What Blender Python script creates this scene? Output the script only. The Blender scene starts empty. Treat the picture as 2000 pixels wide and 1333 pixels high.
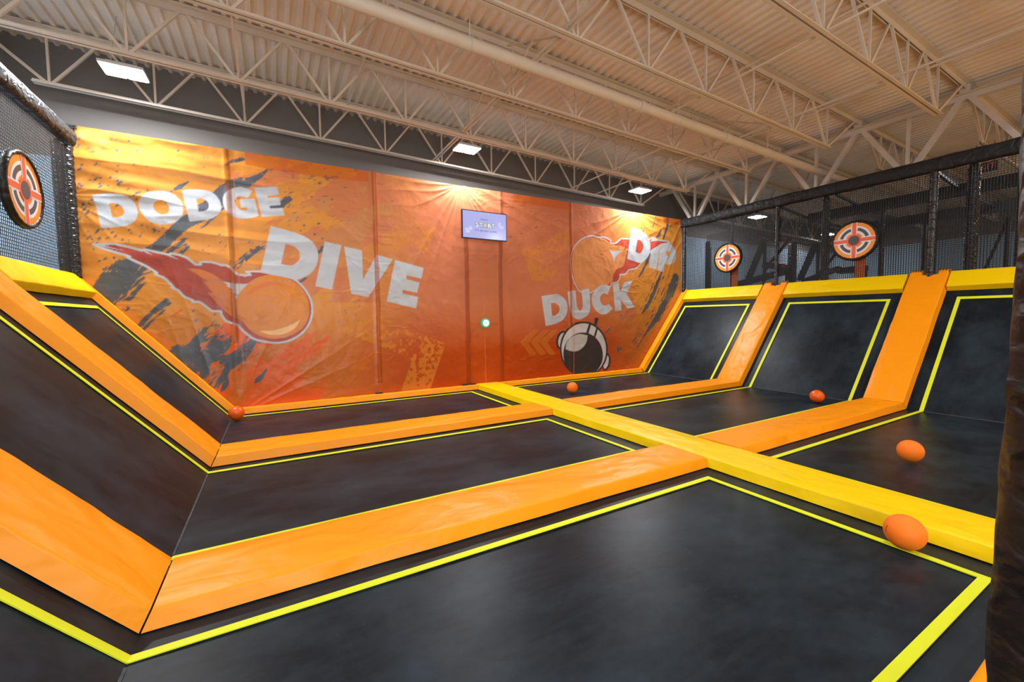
import bpy, bmesh, math, random
import numpy as np
from mathutils import Vector, Matrix, noise as mnoise

# ------------------------------------------------------------------ camera, world, light, exposure
SC = bpy.context.scene
COL = SC.collection
CAM = np.array([-4.2893, -8.5113, 1.5897])
RT = np.array([0.86923218, -0.4942481, -0.01241881])
UP = np.array([0.03930322, 0.04403955, 0.99825637])
FW = np.array([0.49283939, 0.86820466, -0.05770613])
FPX = 818.2
cd = bpy.data.cameras.new('camera')
cam = bpy.data.objects.new('camera', cd)
COL.objects.link(cam)
cd.sensor_fit = 'HORIZONTAL'
cd.sensor_width = 36.0
cd.lens = 36.0 * FPX / 2000.0
cd.clip_start = 0.02
cd.clip_end = 200
cam.matrix_world = Matrix(((RT[0], UP[0], -FW[0], CAM[0]), (RT[1], UP[1], -FW[1], CAM[1]),
                           (RT[2], UP[2], -FW[2], CAM[2]), (0, 0, 0, 1)))
SC.camera = cam

SC.view_settings.view_transform = 'Standard'
SC.view_settings.look = 'None'
SC.view_settings.gamma = 1.0
SC.view_settings.exposure = -0.22
SC.view_settings.use_curve_mapping = False

world = bpy.data.worlds.new('world')
SC.world = world
world.use_nodes = True
world.node_tree.nodes['Background'].inputs[0].default_value = (0.9, 0.95, 1.0, 1)
world.node_tree.nodes['Background'].inputs[1].default_value = 0.02

LAMP_W = 78.0          # every high bay lamp
# unseen area lamps, added as fill light for the roof and the court
def area(name, loc, target, sx, sy, power, color, spread=math.pi):
    d = bpy.data.lights.new(name, 'AREA')
    d.shape = 'RECTANGLE'
    d.size = sx
    d.size_y = sy
    d.energy = power
    d.color = color
    d.spread = spread
    o = bpy.data.objects.new(name, d)
    COL.objects.link(o)
    o.location = loc
    o.rotation_euler = (Vector(target) - Vector(loc)).to_track_quat('-Z', 'Y').to_euler()
    return o
area('added_amber_fill', (7.0, -13.0, 1.2), (4.5, -6.0, 5.6), 6.0, 2.0, 410, (1.0, 0.51, 0.10))  # added amber lamp, out of view, to warm the roof
area('added_cool_fill', (-5.0, -12.0, 1.4), (-3.0, -2.0, 5.8), 5.0, 2.0, 440, (0.84, 0.94, 1.0))  # added cool white lamp, out of view, to lift the roof
# unseen white lamp added at the near end to fill roof and banner
area('added_front_fill', (-1.0, -15.6, 3.6), (-1.0, 0.0, 4.2), 13.0, 3.2, 60, (0.95, 0.97, 1.0))

def at(u, v, x=None, y=None, z=None):
    """the point of a plane x, y or z = const that the photograph shows at pixel (u, v)"""
    d = FW + RT * (u - 1000) / FPX + UP * (666.5 - v) / FPX
    if y is not None:
        t = (y - CAM[1]) / d[1]
    elif x is not None:
        t = (x - CAM[0]) / d[0]
    else:
        t = (z - CAM[2]) / d[2]
    return CAM + d * t

# ------------------------------------------------------------------ court measures (metres)
AL, AR = 4.945, 4.656            # fold of the beds, single-target side and two-target side
aL, aR = 0.8683, 0.8837          # slope angles
HP = 0.103                       # pad height
PW, PT = 0.298, 0.272            # half widths of a pad, bottom and top
YC = [-2.725, -5.498, -8.284]    # cross pads
XM = -0.135                      # divider pad
ZROOF = lambda x: 5.742 - 0.025 * x
YJ = [0.58, -0.98, -2.62, -4.23, -5.81, -7.41, -9.01, -10.6]
JD = 0.755                       # joist depth
NETL, NETR = -6.74, 6.42
rnd = random.Random(7)

# ------------------------------------------------------------------ helpers
def tag(o, label=None, cat=None, group=None, kind=None):
    if label: o['label'] = label
    if cat: o['category'] = cat
    if group: o['group'] = group
    if kind: o['kind'] = kind
    return o

def empty(name, loc, label=None, cat=None, group=None):
    o = bpy.data.objects.new(name, None)
    COL.objects.link(o)
    o.location = loc
    o.empty_display_size = 0.2
    return tag(o, label, cat, group)

def wloc(o):
    p = Vector((0, 0, 0))
    while o is not None:
        p += o.location
        o = o.parent
    return p

class MB:
    def __init__(self):
        self.v, self.f, self.m = [], [], []
    def add(self, vs, fs, mi=0):
        b = len(self.v)
        self.v += [tuple(float(c) for c in p) for p in vs]
        self.f += [tuple(b + i for i in f) for f in fs]
        self.m += [mi] * len(fs)
        return self
    def box(self, lo, hi, mi=0):
        (a, b, c), (d, e, f) = lo, hi
        vs = [(a, b, c), (d, b, c), (d, e, c), (a, e, c), (a, b, f), (d, b, f), (d, e, f), (a, e, f)]
        return self.add(vs, [(3, 2, 1, 0), (4, 5, 6, 7), (0, 1, 5, 4), (1, 2, 6, 5), (2, 3, 7, 6), (3, 0, 4, 7)], mi)
    def bar(self, p, q, w, h, side=None, off=(0, 0), mi=0):
        """box beam from p to q; w across `side`, h across the third axis"""
        p, q = Vector(p), Vector(q)
        d = (q - p).normalized()
        s = Vector(side) if side else (Vector((0, 0, 1)) if abs(d.z) < 0.9 else Vector((0, 1, 0)))
        s = (s - d * s.dot(d)).normalized()
        t = d.cross(s)
        p = p + s * off[0] + t * off[1]
        q = q + s * off[0] + t * off[1]
        vs = []
        for c in (p, q):
            for a, b in ((-1, -1), (1, -1), (1, 1), (-1, 1)):
                vs.append(c + s * (a * w / 2) + t * (b * h / 2))
        return self.add(vs, [(0, 1, 2, 3), (7, 6, 5, 4), (0, 4, 5, 1), (1, 5, 6, 2), (2, 6, 7, 3), (3, 7, 4, 0)], mi)
    def tube(self, pts, r, n=10, caps=True, mi=0):
        pts = [Vector(p) for p in pts]
        R = r if isinstance(r, (list, tuple)) else [r] * len(pts)
        rings, ref = [], None
        for i, p in enumerate(pts):
            d = (pts[min(i + 1, len(pts) - 1)] - pts[max(i - 1, 0)]).normalized()
            if ref is None:
                ref = Vector((0, 0, 1)) if abs(d.z) < 0.9 else Vector((1, 0, 0))
            s = (ref - d * ref.dot(d)).normalized()
            ref = s
            t = d.cross(s)
            rings.append([p + (s * math.cos(2 * math.pi * k / n) + t * math.sin(2 * math.pi * k / n)) * R[i] for k in range(n)])
        vs = [v for rg in rings for v in rg]
        fs = []
        for i in range(len(pts) - 1):
            for k in range(n):
                a, b = i * n + k, i * n + (k + 1) % n
                fs.append((a, b, b + n, a + n))
        if caps:
            fs.append(tuple(range(n - 1, -1, -1)))
            fs.append(tuple((len(pts) - 1) * n + k for k in range(n)))
        return self.add(vs, fs, mi)
    def build(self, name, mats, parent=None, smooth=None, origin=None):
        V = np.array(self.v)
        if origin is None:
            lo, hi = V.min(0), V.max(0)
            origin = Vector(((lo[0] + hi[0]) / 2, (lo[1] + hi[1]) / 2, lo[2]))
            if parent is not None:
                origin = wloc(parent)
        origin = Vector(origin)
        me = bpy.data.meshes.new(name)
        me.from_pydata([tuple(Vector(p) - origin) for p in self.v], [], self.f)
        mats = mats if isinstance(mats, (list, tuple)) else [mats]
        for m in mats:
            me.materials.append(m)
        if len(mats) > 1:
            me.polygons.foreach_set('material_index', self.m)
        me.validate()
        bm = bmesh.new()
        bm.from_mesh(me)
        bmesh.ops.recalc_face_normals(bm, faces=bm.faces)
        bm.to_mesh(me)
        bm.free()
        if smooth:
            me.polygons.foreach_set('use_smooth', [True] * len(me.polygons))
            me.set_sharp_from_angle(angle=math.radians(smooth))
        me.update()
        o = bpy.data.objects.new(name, me)
        COL.objects.link(o)
        o.location = origin
        if parent is not None:
            o.parent = parent
            o.location = origin - wloc(parent)
        return o

def struct(name, mb, m, **k):
    o = mb.build(name, m, **k)
    o['kind'] = 'structure'
    return o

# ------------------------------------------------------------------ materials
def s2l(c):
    return tuple(((x / 255) / 12.92 if x / 255 <= 0.04045 else ((x / 255 + 0.055) / 1.055) ** 2.4) for x in c)

def mat(name, color, rough=0.5, metal=0.0, spec=0.5, bump=None, emit=None, var=None, coat=0.0):
    """bump: list of (noise scale xyz, strength, distance); var: (scale, amount) of tone variation (wear)"""
    m = bpy.data.materials.new(name)
    m.use_nodes = True
    nt = m.node_tree
    b = nt.nodes['Principled BSDF']
    b.inputs['Base Color'].default_value = (*color, 1)
    b.inputs['Roughness'].default_value = rough
    b.inputs['Metallic'].default_value = metal
    b.inputs['Specular IOR Level'].default_value = spec
    b.inputs['Coat Weight'].default_value = coat
    if emit:
        b.inputs['Emission Color'].default_value = (*emit[0], 1)
        b.inputs['Emission Strength'].default_value = emit[1]
    L = nt.links.new
    geo = nt.nodes.new('ShaderNodeNewGeometry')
    if var:
        n = nt.nodes.new('ShaderNodeTexNoise')
        mp = nt.nodes.new('ShaderNodeMapping')
        sc = var[0] if isinstance(var[0], tuple) else (var[0],) * 3
        mp.inputs['Scale'].default_value = sc
        L(geo.outputs['Position'], mp.inputs['Vector'])
        L(mp.outputs['Vector'], n.inputs['Vector'])
        n.inputs['Scale'].default_value = 1.0
        n.inputs['Detail'].default_value = 6
        n.inputs['Roughness'].default_value = 0.65
        mx = nt.nodes.new('ShaderNodeMix')
        mx.data_type = 'RGBA'
        mr = nt.nodes.new('ShaderNodeMapRange')
        mr.inputs['From Min'].default_value = 0.3
        mr.inputs['From Max'].default_value = 0.7
        L(n.outputs['Fac'], mr.inputs['Value'])
        L(mr.outputs['Result'], mx.inputs['Factor'])
        a = var[1]
        mx.inputs['A'].default_value = (*[c * (1 - a) for c in color], 1)
        mx.inputs['B'].default_value = (*[min(1, c * (1 + a)) for c in color], 1)
        L(mx.outputs['Result'], b.inputs['Base Color'])
    prev = None
    for sc, st, dist in (bump or []):
        n = nt.nodes.new('ShaderNodeTexNoise')
        mp = nt.nodes.new('ShaderNodeMapping')
        mp.inputs['Scale'].default_value = sc if isinstance(sc, tuple) else (sc,) * 3
        L(geo.outputs['Position'], mp.inputs['Vector'])
        L(mp.outputs['Vector'], n.inputs['Vector'])
        n.inputs['Scale'].default_value = 1.0
        n.inputs['Detail'].default_value = 1.5
        n.inputs['Distortion'].default_value = 0.8
        bn = nt.nodes.new('ShaderNodeBump')
        bn.inputs['Strength'].default_value = st
        bn.inputs['Distance'].default_value = dist
        L(n.outputs['Fac'], bn.inputs['Height'])
        if prev:
            L(prev.outputs['Normal'], bn.inputs['Normal'])
        prev = bn
    if prev:
        L(prev.outputs['Normal'], b.inputs['Normal'])
    return m

M = {}
M['orange'] = mat('orange_vinyl', s2l((246, 150, 10)), 0.40, spec=0.24, bump=[((1.3, 2.2, 1.3), 0.5, 0.10), ((3.2, 4.6, 3.2), 0.3, 0.04), ((9, 12, 9), .2, .012)])
M['yellow'] = mat('yellow_vinyl', s2l((236, 196, 0)), 0.40, spec=0.24, bump=[((2.2, 1.3, 1.3), 0.5, 0.10), ((4.6, 3.2, 3.2), 0.3, 0.04), ((12, 9, 9), .2, .012)])
def bed_material():
    m = mat('black_woven_mat', (0.01, 0.01, 0.01), 0.36, spec=0.11, bump=[((320, 320, 320), 0.12, 0.002), ((1.6, 1.6, 1.6), 0.06, 0.03)])
    nt = m.node_tree
    b = nt.nodes['Principled BSDF']
    L = nt.links.new
    g = nt.nodes.new('ShaderNodeNewGeometry')
    def nz(sc, det, lo, hi):
        mp = nt.nodes.new('ShaderNodeMapping')
        mp.inputs['Scale'].default_value = sc
        n_ = nt.nodes.new('ShaderNodeTexNoise')
        n_.inputs['Scale'].default_value = 1.0
        n_.inputs['Detail'].default_value = det
        n_.inputs['Roughness'].default_value = 0.68
        mr = nt.nodes.new('ShaderNodeMapRange')
        mr.inputs['From Min'].default_value, mr.inputs['From Max'].default_value = lo, hi
        L(g.outputs['Position'], mp.inputs['Vector'])
        L(mp.outputs['Vector'], n_.inputs['Vector'])
        L(n_.outputs['Fac'], mr.inputs['Value'])
        return mr.outputs['Result']
    dust, grain, scuff = nz((.9, 1.3, 1.1), 7, .42, .72), nz((3.5, 22, 5), 5, .35, .75), nz((26, 26, 26), 8, .66, .74)
    prev = None
    for fac, col, amt in ((dust, (0.030, 0.048, 0.064), .9), (grain, (0.022, 0.026, 0.031), .5), (scuff, (0.10, 0.105, 0.115), .35)):
        k = nt.nodes.new('ShaderNodeMath')
        k.operation = 'MULTIPLY'
        k.inputs[1].default_value = amt
        L(fac, k.inputs[0])
        mx = nt.nodes.new('ShaderNodeMix')
        mx.data_type = 'RGBA'
        if prev:
            L(prev, mx.inputs['A'])
        else:
            mx.inputs['A'].default_value = (0.0055, 0.0090, 0.0130, 1)
        mx.inputs['B'].default_value = (*col, 1)
        L(k.outputs[0], mx.inputs['Factor'])
        prev = mx.outputs['Result']
    L(prev, b.inputs['Base Color'])
    return m
M['bed'] = bed_material()
M['line'] = mat('yellow_line_webbing', s2l((216, 224, 32)), 0.55, spec=0.3)
M['seam'] = mat('grey_seam_stitch', (0.045, 0.048, 0.055), 0.7, var=(30, 0.6))
M['steel'] = mat('cream_painted_steel', s2l((208, 196, 182)), 0.55, spec=0.3, var=(1.5, 0.06))
M['deck'] = mat('cream_painted_roof_deck', s2l((226, 212, 196)), 0.55, spec=0.3, var=(1.2, 0.06))
M['black_vinyl'] = mat('black_padded_vinyl', (0.012, 0.012, 0.014), 0.3, spec=0.6, bump=[((7, 7, 26), 0.8, 0.03)])
M['black_wrap'] = mat('black_wrinkled_vinyl', (0.010, 0.009, 0.010), 0.42, spec=0.35, bump=[((5, 5, 9), 0.7, 0.05), ((24, 24, 36), 0.3, 0.01)])
M['rail_wrap'] = mat('black_woven_rail_wrap', (0.022, 0.022, 0.024), 0.5, spec=0.22, bump=[((9, 9, 9), .8, .05), ((40, 40, 40), .3, .01)])
M['cord'] = mat('black_net_cord', (0.008, 0.009, 0.011), 0.6)
M['black'] = mat('black_painted_steel', (0.010, 0.011, 0.013), 0.45)
M['ball'] = mat('orange_foam', s2l((242, 118, 22)), 0.6, spec=0.3, bump=[(60, 0.06, 0.004)])
M['ball_red'] = mat('deep_orange_rubber', s2l((236, 92, 10)), 0.3, spec=0.5)
M['ink'] = mat('dark_ink', (0.12, 0.03, 0.01), 0.6)
M['white'] = mat('white_print', s2l((222, 222, 226)), 0.4)
M['t_orange'] = mat('target_orange', s2l((240, 145, 30)), 0.4)
M['t_red'] = mat('target_red_orange', s2l((235, 92, 46)), 0.4)
M['t_dark'] = mat('target_charcoal', s2l((74, 66, 68)), 0.4)
M['strap'] = mat('orange_strap', s2l((225, 100, 5)), 0.5, var=(14, 0.2))
M['lamp'] = mat('lit_lamp_lens', (1, 1, 1), 0.4, emit=((0.95, 0.98, 1.0), 40.0))
M['housing'] = mat('lamp_housing', (0.6, 0.6, 0.6), 0.4, metal=0.3)
M['wire'] = mat('hanger_wire', s2l((190, 175, 160)), 0.5)
M['floor'] = mat('dark_concrete', (0.03, 0.03, 0.032), 0.7, var=(1, 0.2))
M['bezel'] = mat('screen_bezel', (0.012, 0.016, 0.07), 0.25)
M['screen'] = mat('lit_screen', (0.02, 0.02, 0.03), 0.15, emit=(s2l((188, 190, 250)), 1.0))
M['scr_white'] = mat('lit_white_letters', (0.1, 0.1, 0.1), 0.3, emit=(s2l((250, 252, 240)), 1.0))
M['scr_lime'] = mat('lit_lime_letter', (0.1, 0.1, 0.1), 0.3, emit=(s2l((222, 240, 140)), 1.0))
M['scr_dark'] = mat('lit_slate_letters', (0.02, 0.02, 0.03), 0.3, emit=(s2l((105, 110, 140)), 1.0))
M['scr_pale'] = mat('lit_pale_panels', (0.05, 0.05, 0.05), 0.3, emit=(s2l((212, 216, 255)), 1.0))
M['btn_green'] = mat('lit_green_ring', (0.0, 0.2, 0.1), 0.3, emit=(s2l((20, 165, 120)), 1.0))
M['btn_white'] = mat('lit_white_button', (0.5, 0.6, 0.55), 0.3, emit=(s2l((235, 255, 246)), 1.0))
M['mesh_red'] = mat('red_notice', s2l((150, 40, 25)), 0.5)
M['red_exit'] = mat('lit_exit_letters', (0.2, 0.02, 0.0), 0.4, emit=(s2l((170, 60, 50)), 0.6))

def wall_material(name, lower, upper, z0):
    m = mat(name, upper, 0.75, spec=0.2)
    nt = m.node_tree
    b = nt.nodes['Principled BSDF']
    g = nt.nodes.new('ShaderNodeNewGeometry')
    s = nt.nodes.new('ShaderNodeSeparateXYZ')
    c = nt.nodes.new('ShaderNodeMath')
    c.operation = 'GREATER_THAN'
    c.inputs[1].default_value = z0
    mx = nt.nodes.new('ShaderNodeMix')
    mx.data_type = 'RGBA'
    mx.inputs['A'].default_value = (*lower, 1)
    mx.inputs['B'].default_value = (*upper, 1)
    n = nt.nodes.new('ShaderNodeTexNoise')
    n.inputs['Scale'].default_value = 60
    bp = nt.nodes.new('ShaderNodeBump')
    bp.inputs['Strength'].default_value = 0.15
    bp.inputs['Distance'].default_value = 0.01
    L = nt.links.new
    L(g.outputs['Position'], s.inputs[0])
    L(g.outputs['Position'], n.inputs['Vector'])
    L(n.outputs['Fac'], bp.inputs['Height'])
    L(bp.outputs['Normal'], b.inputs['Normal'])
    L(s.outputs['Z'], c.inputs[0])
    L(c.outputs[0], mx.inputs['Factor'])
    L(mx.outputs['Result'], b.inputs['Base Color'])
    return m
GREY_UP = s2l((118, 113, 110))
M['wall'] = wall_material('two_tone_wall_paint', s2l((150, 172, 190)), GREY_UP, 4.25)
M['wall_l'] = wall_material('two_tone_wall_paint_blue', s2l((186, 200, 214)), GREY_UP, 4.2)
M['wall_f'] = wall_material('two_tone_wall_paint_dark_foot', s2l((70, 66, 64)), s2l((205, 202, 200)), 1.7)

# ------------------------------------------------------------------ room shell
XW0, XW1, YW0, YW1 = -8.1, 17.5, -16.0, 1.10
struct('floor', MB().box((XW0 - .2, YW0 - .2, -1.1), (XW1 + .2, YW1 + .2, -0.95)), M['floor'])
struct('wall_back', MB().box((XW0 - .2, YW1, -0.95), (XW1 + .2, YW1 + .2, 6.3)), M['wall'])
struct('wall_left', MB().box((XW0 - .2, YW0, -0.95), (XW0, YW1, 6.3)), M['wall_l'])
struct('wall_right', MB().box((XW1, YW0, -0.95), (XW1 + .2, YW1, 6.3)), M['wall'])
struct('wall_front', MB().box((XW0, YW0 - .2, -0.95), (XW1, YW0, 6.3)), M['wall_f'])

# ribbed roof deck
mb = MB()
prof = []
pitch, x = 0.159, XW0
while x < XW1:
    for dx, dz in ((0, 0), (0.045, 0), (0.068, 0.040), (0.136, 0.040)):
        prof.append((x + dx, ZROOF(x + dx) + 0.082 + dz))
    x += pitch
n = len(prof)
vs = [(px, YW1, pz) for px, pz in prof] + [(px, YW0, pz) for px, pz in prof]
vs += [(prof[0][0], YW1, prof[0][1] + .2), (prof[-1][0], YW1, prof[-1][1] + .2), (prof[0][0], YW0, prof[0][1] + .2), (prof[-1][0], YW0, prof[-1][1] + .2)]
fs = [(i, i + 1, n + i + 1, n + i) for i in range(n - 1)] + [(2 * n, 2 * n + 1, 2 * n + 3, 2 * n + 2)]
mb.add(vs, fs)
deck = struct('ceiling', mb, M['deck'])

# ------------------------------------------------------------------ roof steel
def joist(y, x0, x1, xb0, xb1, nodes, label, first_web=True):
    t = empty('ceiling_joist', ((x0 + x1) / 2, y, ZROOF((x0 + x1) / 2) - .80), label, 'roof joist', 'open web steel joists under the roof deck')
    up = (0, 0, 1)
    def chord(xa, xc, dz, vert, name, fl=.086):
        m = MB()
        za, zc = ZROOF(xa) + dz, ZROOF(xc) + dz
        for s in (-1, 1):
            # horizontal flange and standing leg of each angle
            m.bar((xa, y + s * (.012 + fl / 2), za), (xc, y + s * (.012 + fl / 2), zc), 0.011, fl, side=up)
            m.bar((xa, y + s * 0.017, za + vert * fl / 2), (xc, y + s * 0.017, zc + vert * fl / 2), fl, 0.010, side=up)
        m.build(name, M['steel'], t)
    chord(x0, x1, 0.068, -1, 'top_chord')
    chord(xb0, xb1, -JD, 1, 'bottom_chord', .046)
    zt, zb = (lambda x: ZROOF(x) + 0.03), (lambda x: ZROOF(x) - JD + .025)
    def web(name, p, q, w=0.034):
        MB().bar(p, q, w, w, side=(0, 1, 0)).build(name, M['steel'], t)
    for i, xn in enumerate(nodes):
        web('web_vertical', (xn, y, zb(xn)), (xn, y, zt(xn)), 0.030)
        if i + 1 < len(nodes):
            xm = (xn + nodes[i + 1]) / 2
            web('web_diagonal', (xn + .03, y, zb(xn)), (xm - .02, y, zt(xm)))
            web('web_diagonal', (xm + .02, y, zt(xm)), (nodes[i + 1] - .03, y, zb(nodes[i + 1])))
    xe, xs = nodes[-1], nodes[0]
    web('end_web', (xe + .03, y, zb(xe)), (min(x1 - .12, xe + 1.15), y, zt(x1 - .12)), 0.042)
    if xs - x0 > 0.25:
        web('end_web', (xs - .03, y, zb(xs)), (max(x0 + .1, xs - 1.0), y, zt(x0 + .1)), 0.042)
    return t

GX, GZT, GZB = 6.72, 5.49, 4.29
ORD = ['nearest the banner wall', 'second out from the banner wall', 'third out from the banner wall', 'fourth out from the banner wall',
       'fifth out from the banner wall', 'sixth out from the banner wall', 'seventh out from the banner wall', 'eighth out from the banner wall']
NA = [-7.08 + 1.241 * k for k in range(11)]
NBay = [7.75 + 1.241 * k for k in range(8)]
for i, y in enumerate(YJ[:6]):
    joist(y, XW0 + .02, GX, -7.26, 5.43, NA, 'cream steel roof joist over the court, ' + ORD[i])
for i, y in enumerate(YJ[:6]):
    joist(y, GX + .04, XW1 - .02, 7.6, 16.7, NBay, 'cream steel roof joist beyond the girder, ' + ORD[i])

# girder along the two-target side
g = empty('roof_girder', (GX, -6, GZB - .06), 'heavy cream roof girder running over the two-target net, carrying the joist ends', 'roof girder')
for nm, z, v in (('top_chord', GZT, -1), ('bottom_chord', GZB, 1)):
    m = MB()
    for s in (-1, 1):
        m.bar((GX + s * .075, YW1 - .01, z), (GX + s * .075, -12, z), 0.014, 0.10, side=(0, 0, 1))
        m.bar((GX + s * .03, YW1 - .01, z + v * .05), (GX + s * .03, -12, z + v * .05), 0.095, 0.014, side=(0, 0, 1))
    m.build(nm, M['steel'], g)
tops = [y for y in YJ]
for i in range(len(tops)):
    yb = tops[i] - 0.80
    MB().bar((GX, tops[i] - .05, GZT - .05), (GX, yb + .06, GZB + .06), 0.085, 0.085, side=(1, 0, 0)).build('web_diagonal', M['steel'], g)
    if i + 1 < len(tops):
        MB().bar((GX, yb - .06, GZB + .06), (GX, tops[i + 1] + .05, GZT - .05), 0.085, 0.085, side=(1, 0, 0)).build('web_diagonal', M['steel'], g)
    MB().bar((GX, yb, GZB + .05), (GX, yb, GZT - .05), 0.055, 0.055, side=(1, 0, 0)).build('web_vertical', M['steel'], g)
for y in tops:                                   # joist seats
    MB().box((GX - .1, y - .07, GZT + .007), (GX + .1, y + .07, ZROOF(GX) + .060)).build('joist_seat', M['steel'], g)

# sprinkler main and branch lines
sp = empty('sprinkler_main', (0, -3.50, 4.6), 'fat cream sprinkler main pipe hung parallel to the joists under the deck', 'sprinkler pipe')
zP = lambda x: 4.98 - 0.025 * x
MB().tube([(x, -3.50, zP(x)) for x in (XW0 + .02, -3, 0, 3, 8.7)], 0.078, 20).build('pipe', M['steel'], sp, smooth=50)
for x in (-4.9, -2.0, 1.9, 4.6):
    m = MB()
    m.tube([(x, -3.50 + .083 * math.sin(a), zP(x) + .083 * math.cos(a)) for a in np.linspace(0, 2 * math.pi, 17)], 0.008, 6, caps=False)
    m.tube([(x, -3.50, zP(x) + .08), (x, -3.50, ZROOF(x) + .08)], 0.008, 6)
    m.build('pipe_hanger', M['steel'], sp, smooth=50)
for x in (1.0, 3.2):
    MB().tube([(x, -3.50, zP(x) - .02), (x, -3.50, zP(x) + .16)], 0.095, 20).build('coupling', M['steel'], sp) if False else None
    MB().tube([(x - .05, -3.50, zP(x - .05)), (x + .05, -3.50, zP(x + .05))], 0.092, 20).build('coupling', M['steel'], sp, smooth=50)
for k, (x, lab) in enumerate(((-2.9, 'thin cream sprinkler branch pipe crossing the joists at the end of the banner word DIVE'),
                              (2.4, 'thin cream sprinkler branch pipe crossing the joists above the lit screen'),
                              (4.9, 'thin cream sprinkler branch pipe crossing the joists close to the girder'))):
    z = ZROOF(x) - 0.17
    b = empty('sprinkler_branch', (x, -5, z), lab, 'sprinkler pipe', 'sprinkler branch pipes')
    MB().tube([(x, 0.4, z), (x, -12, z)], 0.021, 10).build('pipe', M['steel'], b, smooth=50)
    for y in (-2.4, -5.3, -8.0):
        MB().tube([(x, y, z), (x, y, z + .09), (x, y, z + .10), (x, y, z + .105)], [.011, .011, .02, .02], 8).build('sprinkler_head', M['steel'], b)
# bridging between joists
def bridging(x, ys, dz, lab, double=False):
    m = MB()
    for s in ((-.03, .03) if double else (0,)):
        m.bar((x + s, ys[0], ZROOF(x) + dz), (x + s, ys[1], ZROOF(x) + dz), 0.024, 0.024)
    tag(m.build('bridging_bar', M['steel']), lab, 'bridging bar', 'bridging bars between the roof joists')
bridging(-4.58, (YJ[0], -11), -.70, 'cream bridging angle bar across the joist bottoms above the word DODGE')
bridging(-1.06, (YJ[0], -11), -.70, 'paired cream bridging bars across the joist bottoms above the lit screen', True)
bridging(2.71, (YJ[0], YJ[2]), -.70, 'short cream bridging bar between the joists near the banner wall')
bridging(3.58, (YJ[0], -11), -.70, 'long cream bridging bar across the joist bottoms above the word DUCK')
bridging(1.67, (YJ[2], -11), -.70, 'cream bridging bar starting at the third joist from the banner wall')
for x, nm in ((-1.06, 'lit screen'), (3.58, 'word DUCK')):
    for i in range(4):
        ya, yb = YJ[i + 1], YJ[i + 2]
        m = MB()
        m.bar((x + .05, ya, ZROOF(x) - .71), (x + .05, yb, ZROOF(x) + .03), 0.022, 0.022)
        m.bar((x + .09, yb, ZROOF(x) - .71), (x + .09, ya, ZROOF(x) + .03), 0.022, 0.022)
        if x < 0 or i == 1:
            tag(m.build('cross_bracing', M['steel']), 'crossed cream braces between %s and %s joists from the wall, above the %s' % (
                ('second', 'third', 'fourth', 'fifth')[i], ('third', 'fourth', 'fifth', 'sixth')[i], nm), 'cross brace', 'cross braces between the joists')

# ------------------------------------------------------------------ high bay lamps
def high_bay(x, y, z, lab, cam_seen=True, power=None):
    t = empty('high_bay_light', (x, y, z), lab, 'ceiling light', 'bright white high bay lamps')
    w, d = 0.25, 0.19
    m = MB()
    m.box((x - w, y - d, z + .012), (x + w, y + d, z + .05))
    m.box((x - w * .7, y - d * .7, z + .05), (x + w * .7, y + d * .7, z + .085))
    m.build('housing', M['housing'], t)
    for s in (-1, 1):
        MB().box((x + s * .125 - .11, y - d + .02, z), (x + s * .125 + .11, y + d - .02, z + .012)).build('lens', M['lamp'], t)
        MB().tube([(x + s * w * .6, y, z + .085), (x + s * .05, y, ZROOF(x) + .08)], 0.005, 6).build('hanger_wire', M['wire'], t)
    L = bpy.data.lights.new('lamp_glow', 'AREA')
    L.shape = 'RECTANGLE'
    L.size, L.size_y = 0.44, 0.32
    L.energy = power or LAMP_W
    L.color = (0.93, 0.97, 1.0)
    lo = bpy.data.objects.new('lamp_glow', L)
    COL.objects.link(lo)
    lo.parent = t
    lo.location = (0, 0, -0.012)
    return t
zl = lambda x: 5.08 - 0.025 * x
for u, v, lab in ((243, 143, 'large bright lamp over the banner word DODGE'), (912, 293, 'bright lamp over the lit screen on the banner'),
                  (1250, 374, 'bright lamp over the banner word DIP')):
    p_ = at(u, v, y=-0.27)
    high_bay(p_[0], p_[1], p_[2], lab, power=195)
high_bay(9.6, -0.4, 4.74, 'small bright lamp seen through the two-target net')
p_ = at(1618, 459, z=4.70)
high_bay(p_[0], p_[1], p_[2], 'tiny far lamp seen through the net beside the larger target')
for i, (x, y) in enumerate(((-7.45, -2.6), (-7.8, -1.0), (-5.7, -6.6), (-0.7, -6.9), (4.2, -8.2), (9.4, -7.0), (-7.45, -4.2), (-5.7, -12.5), (-0.7, -12.5), (4.2, -13), (12.8, -8.5))):  # lamp in the banner-wall corner behind the one-target net is added to brighten it
    high_bay(x, y, zl(x), 'unseen high bay lamp over the hall, outside the picture')

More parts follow.
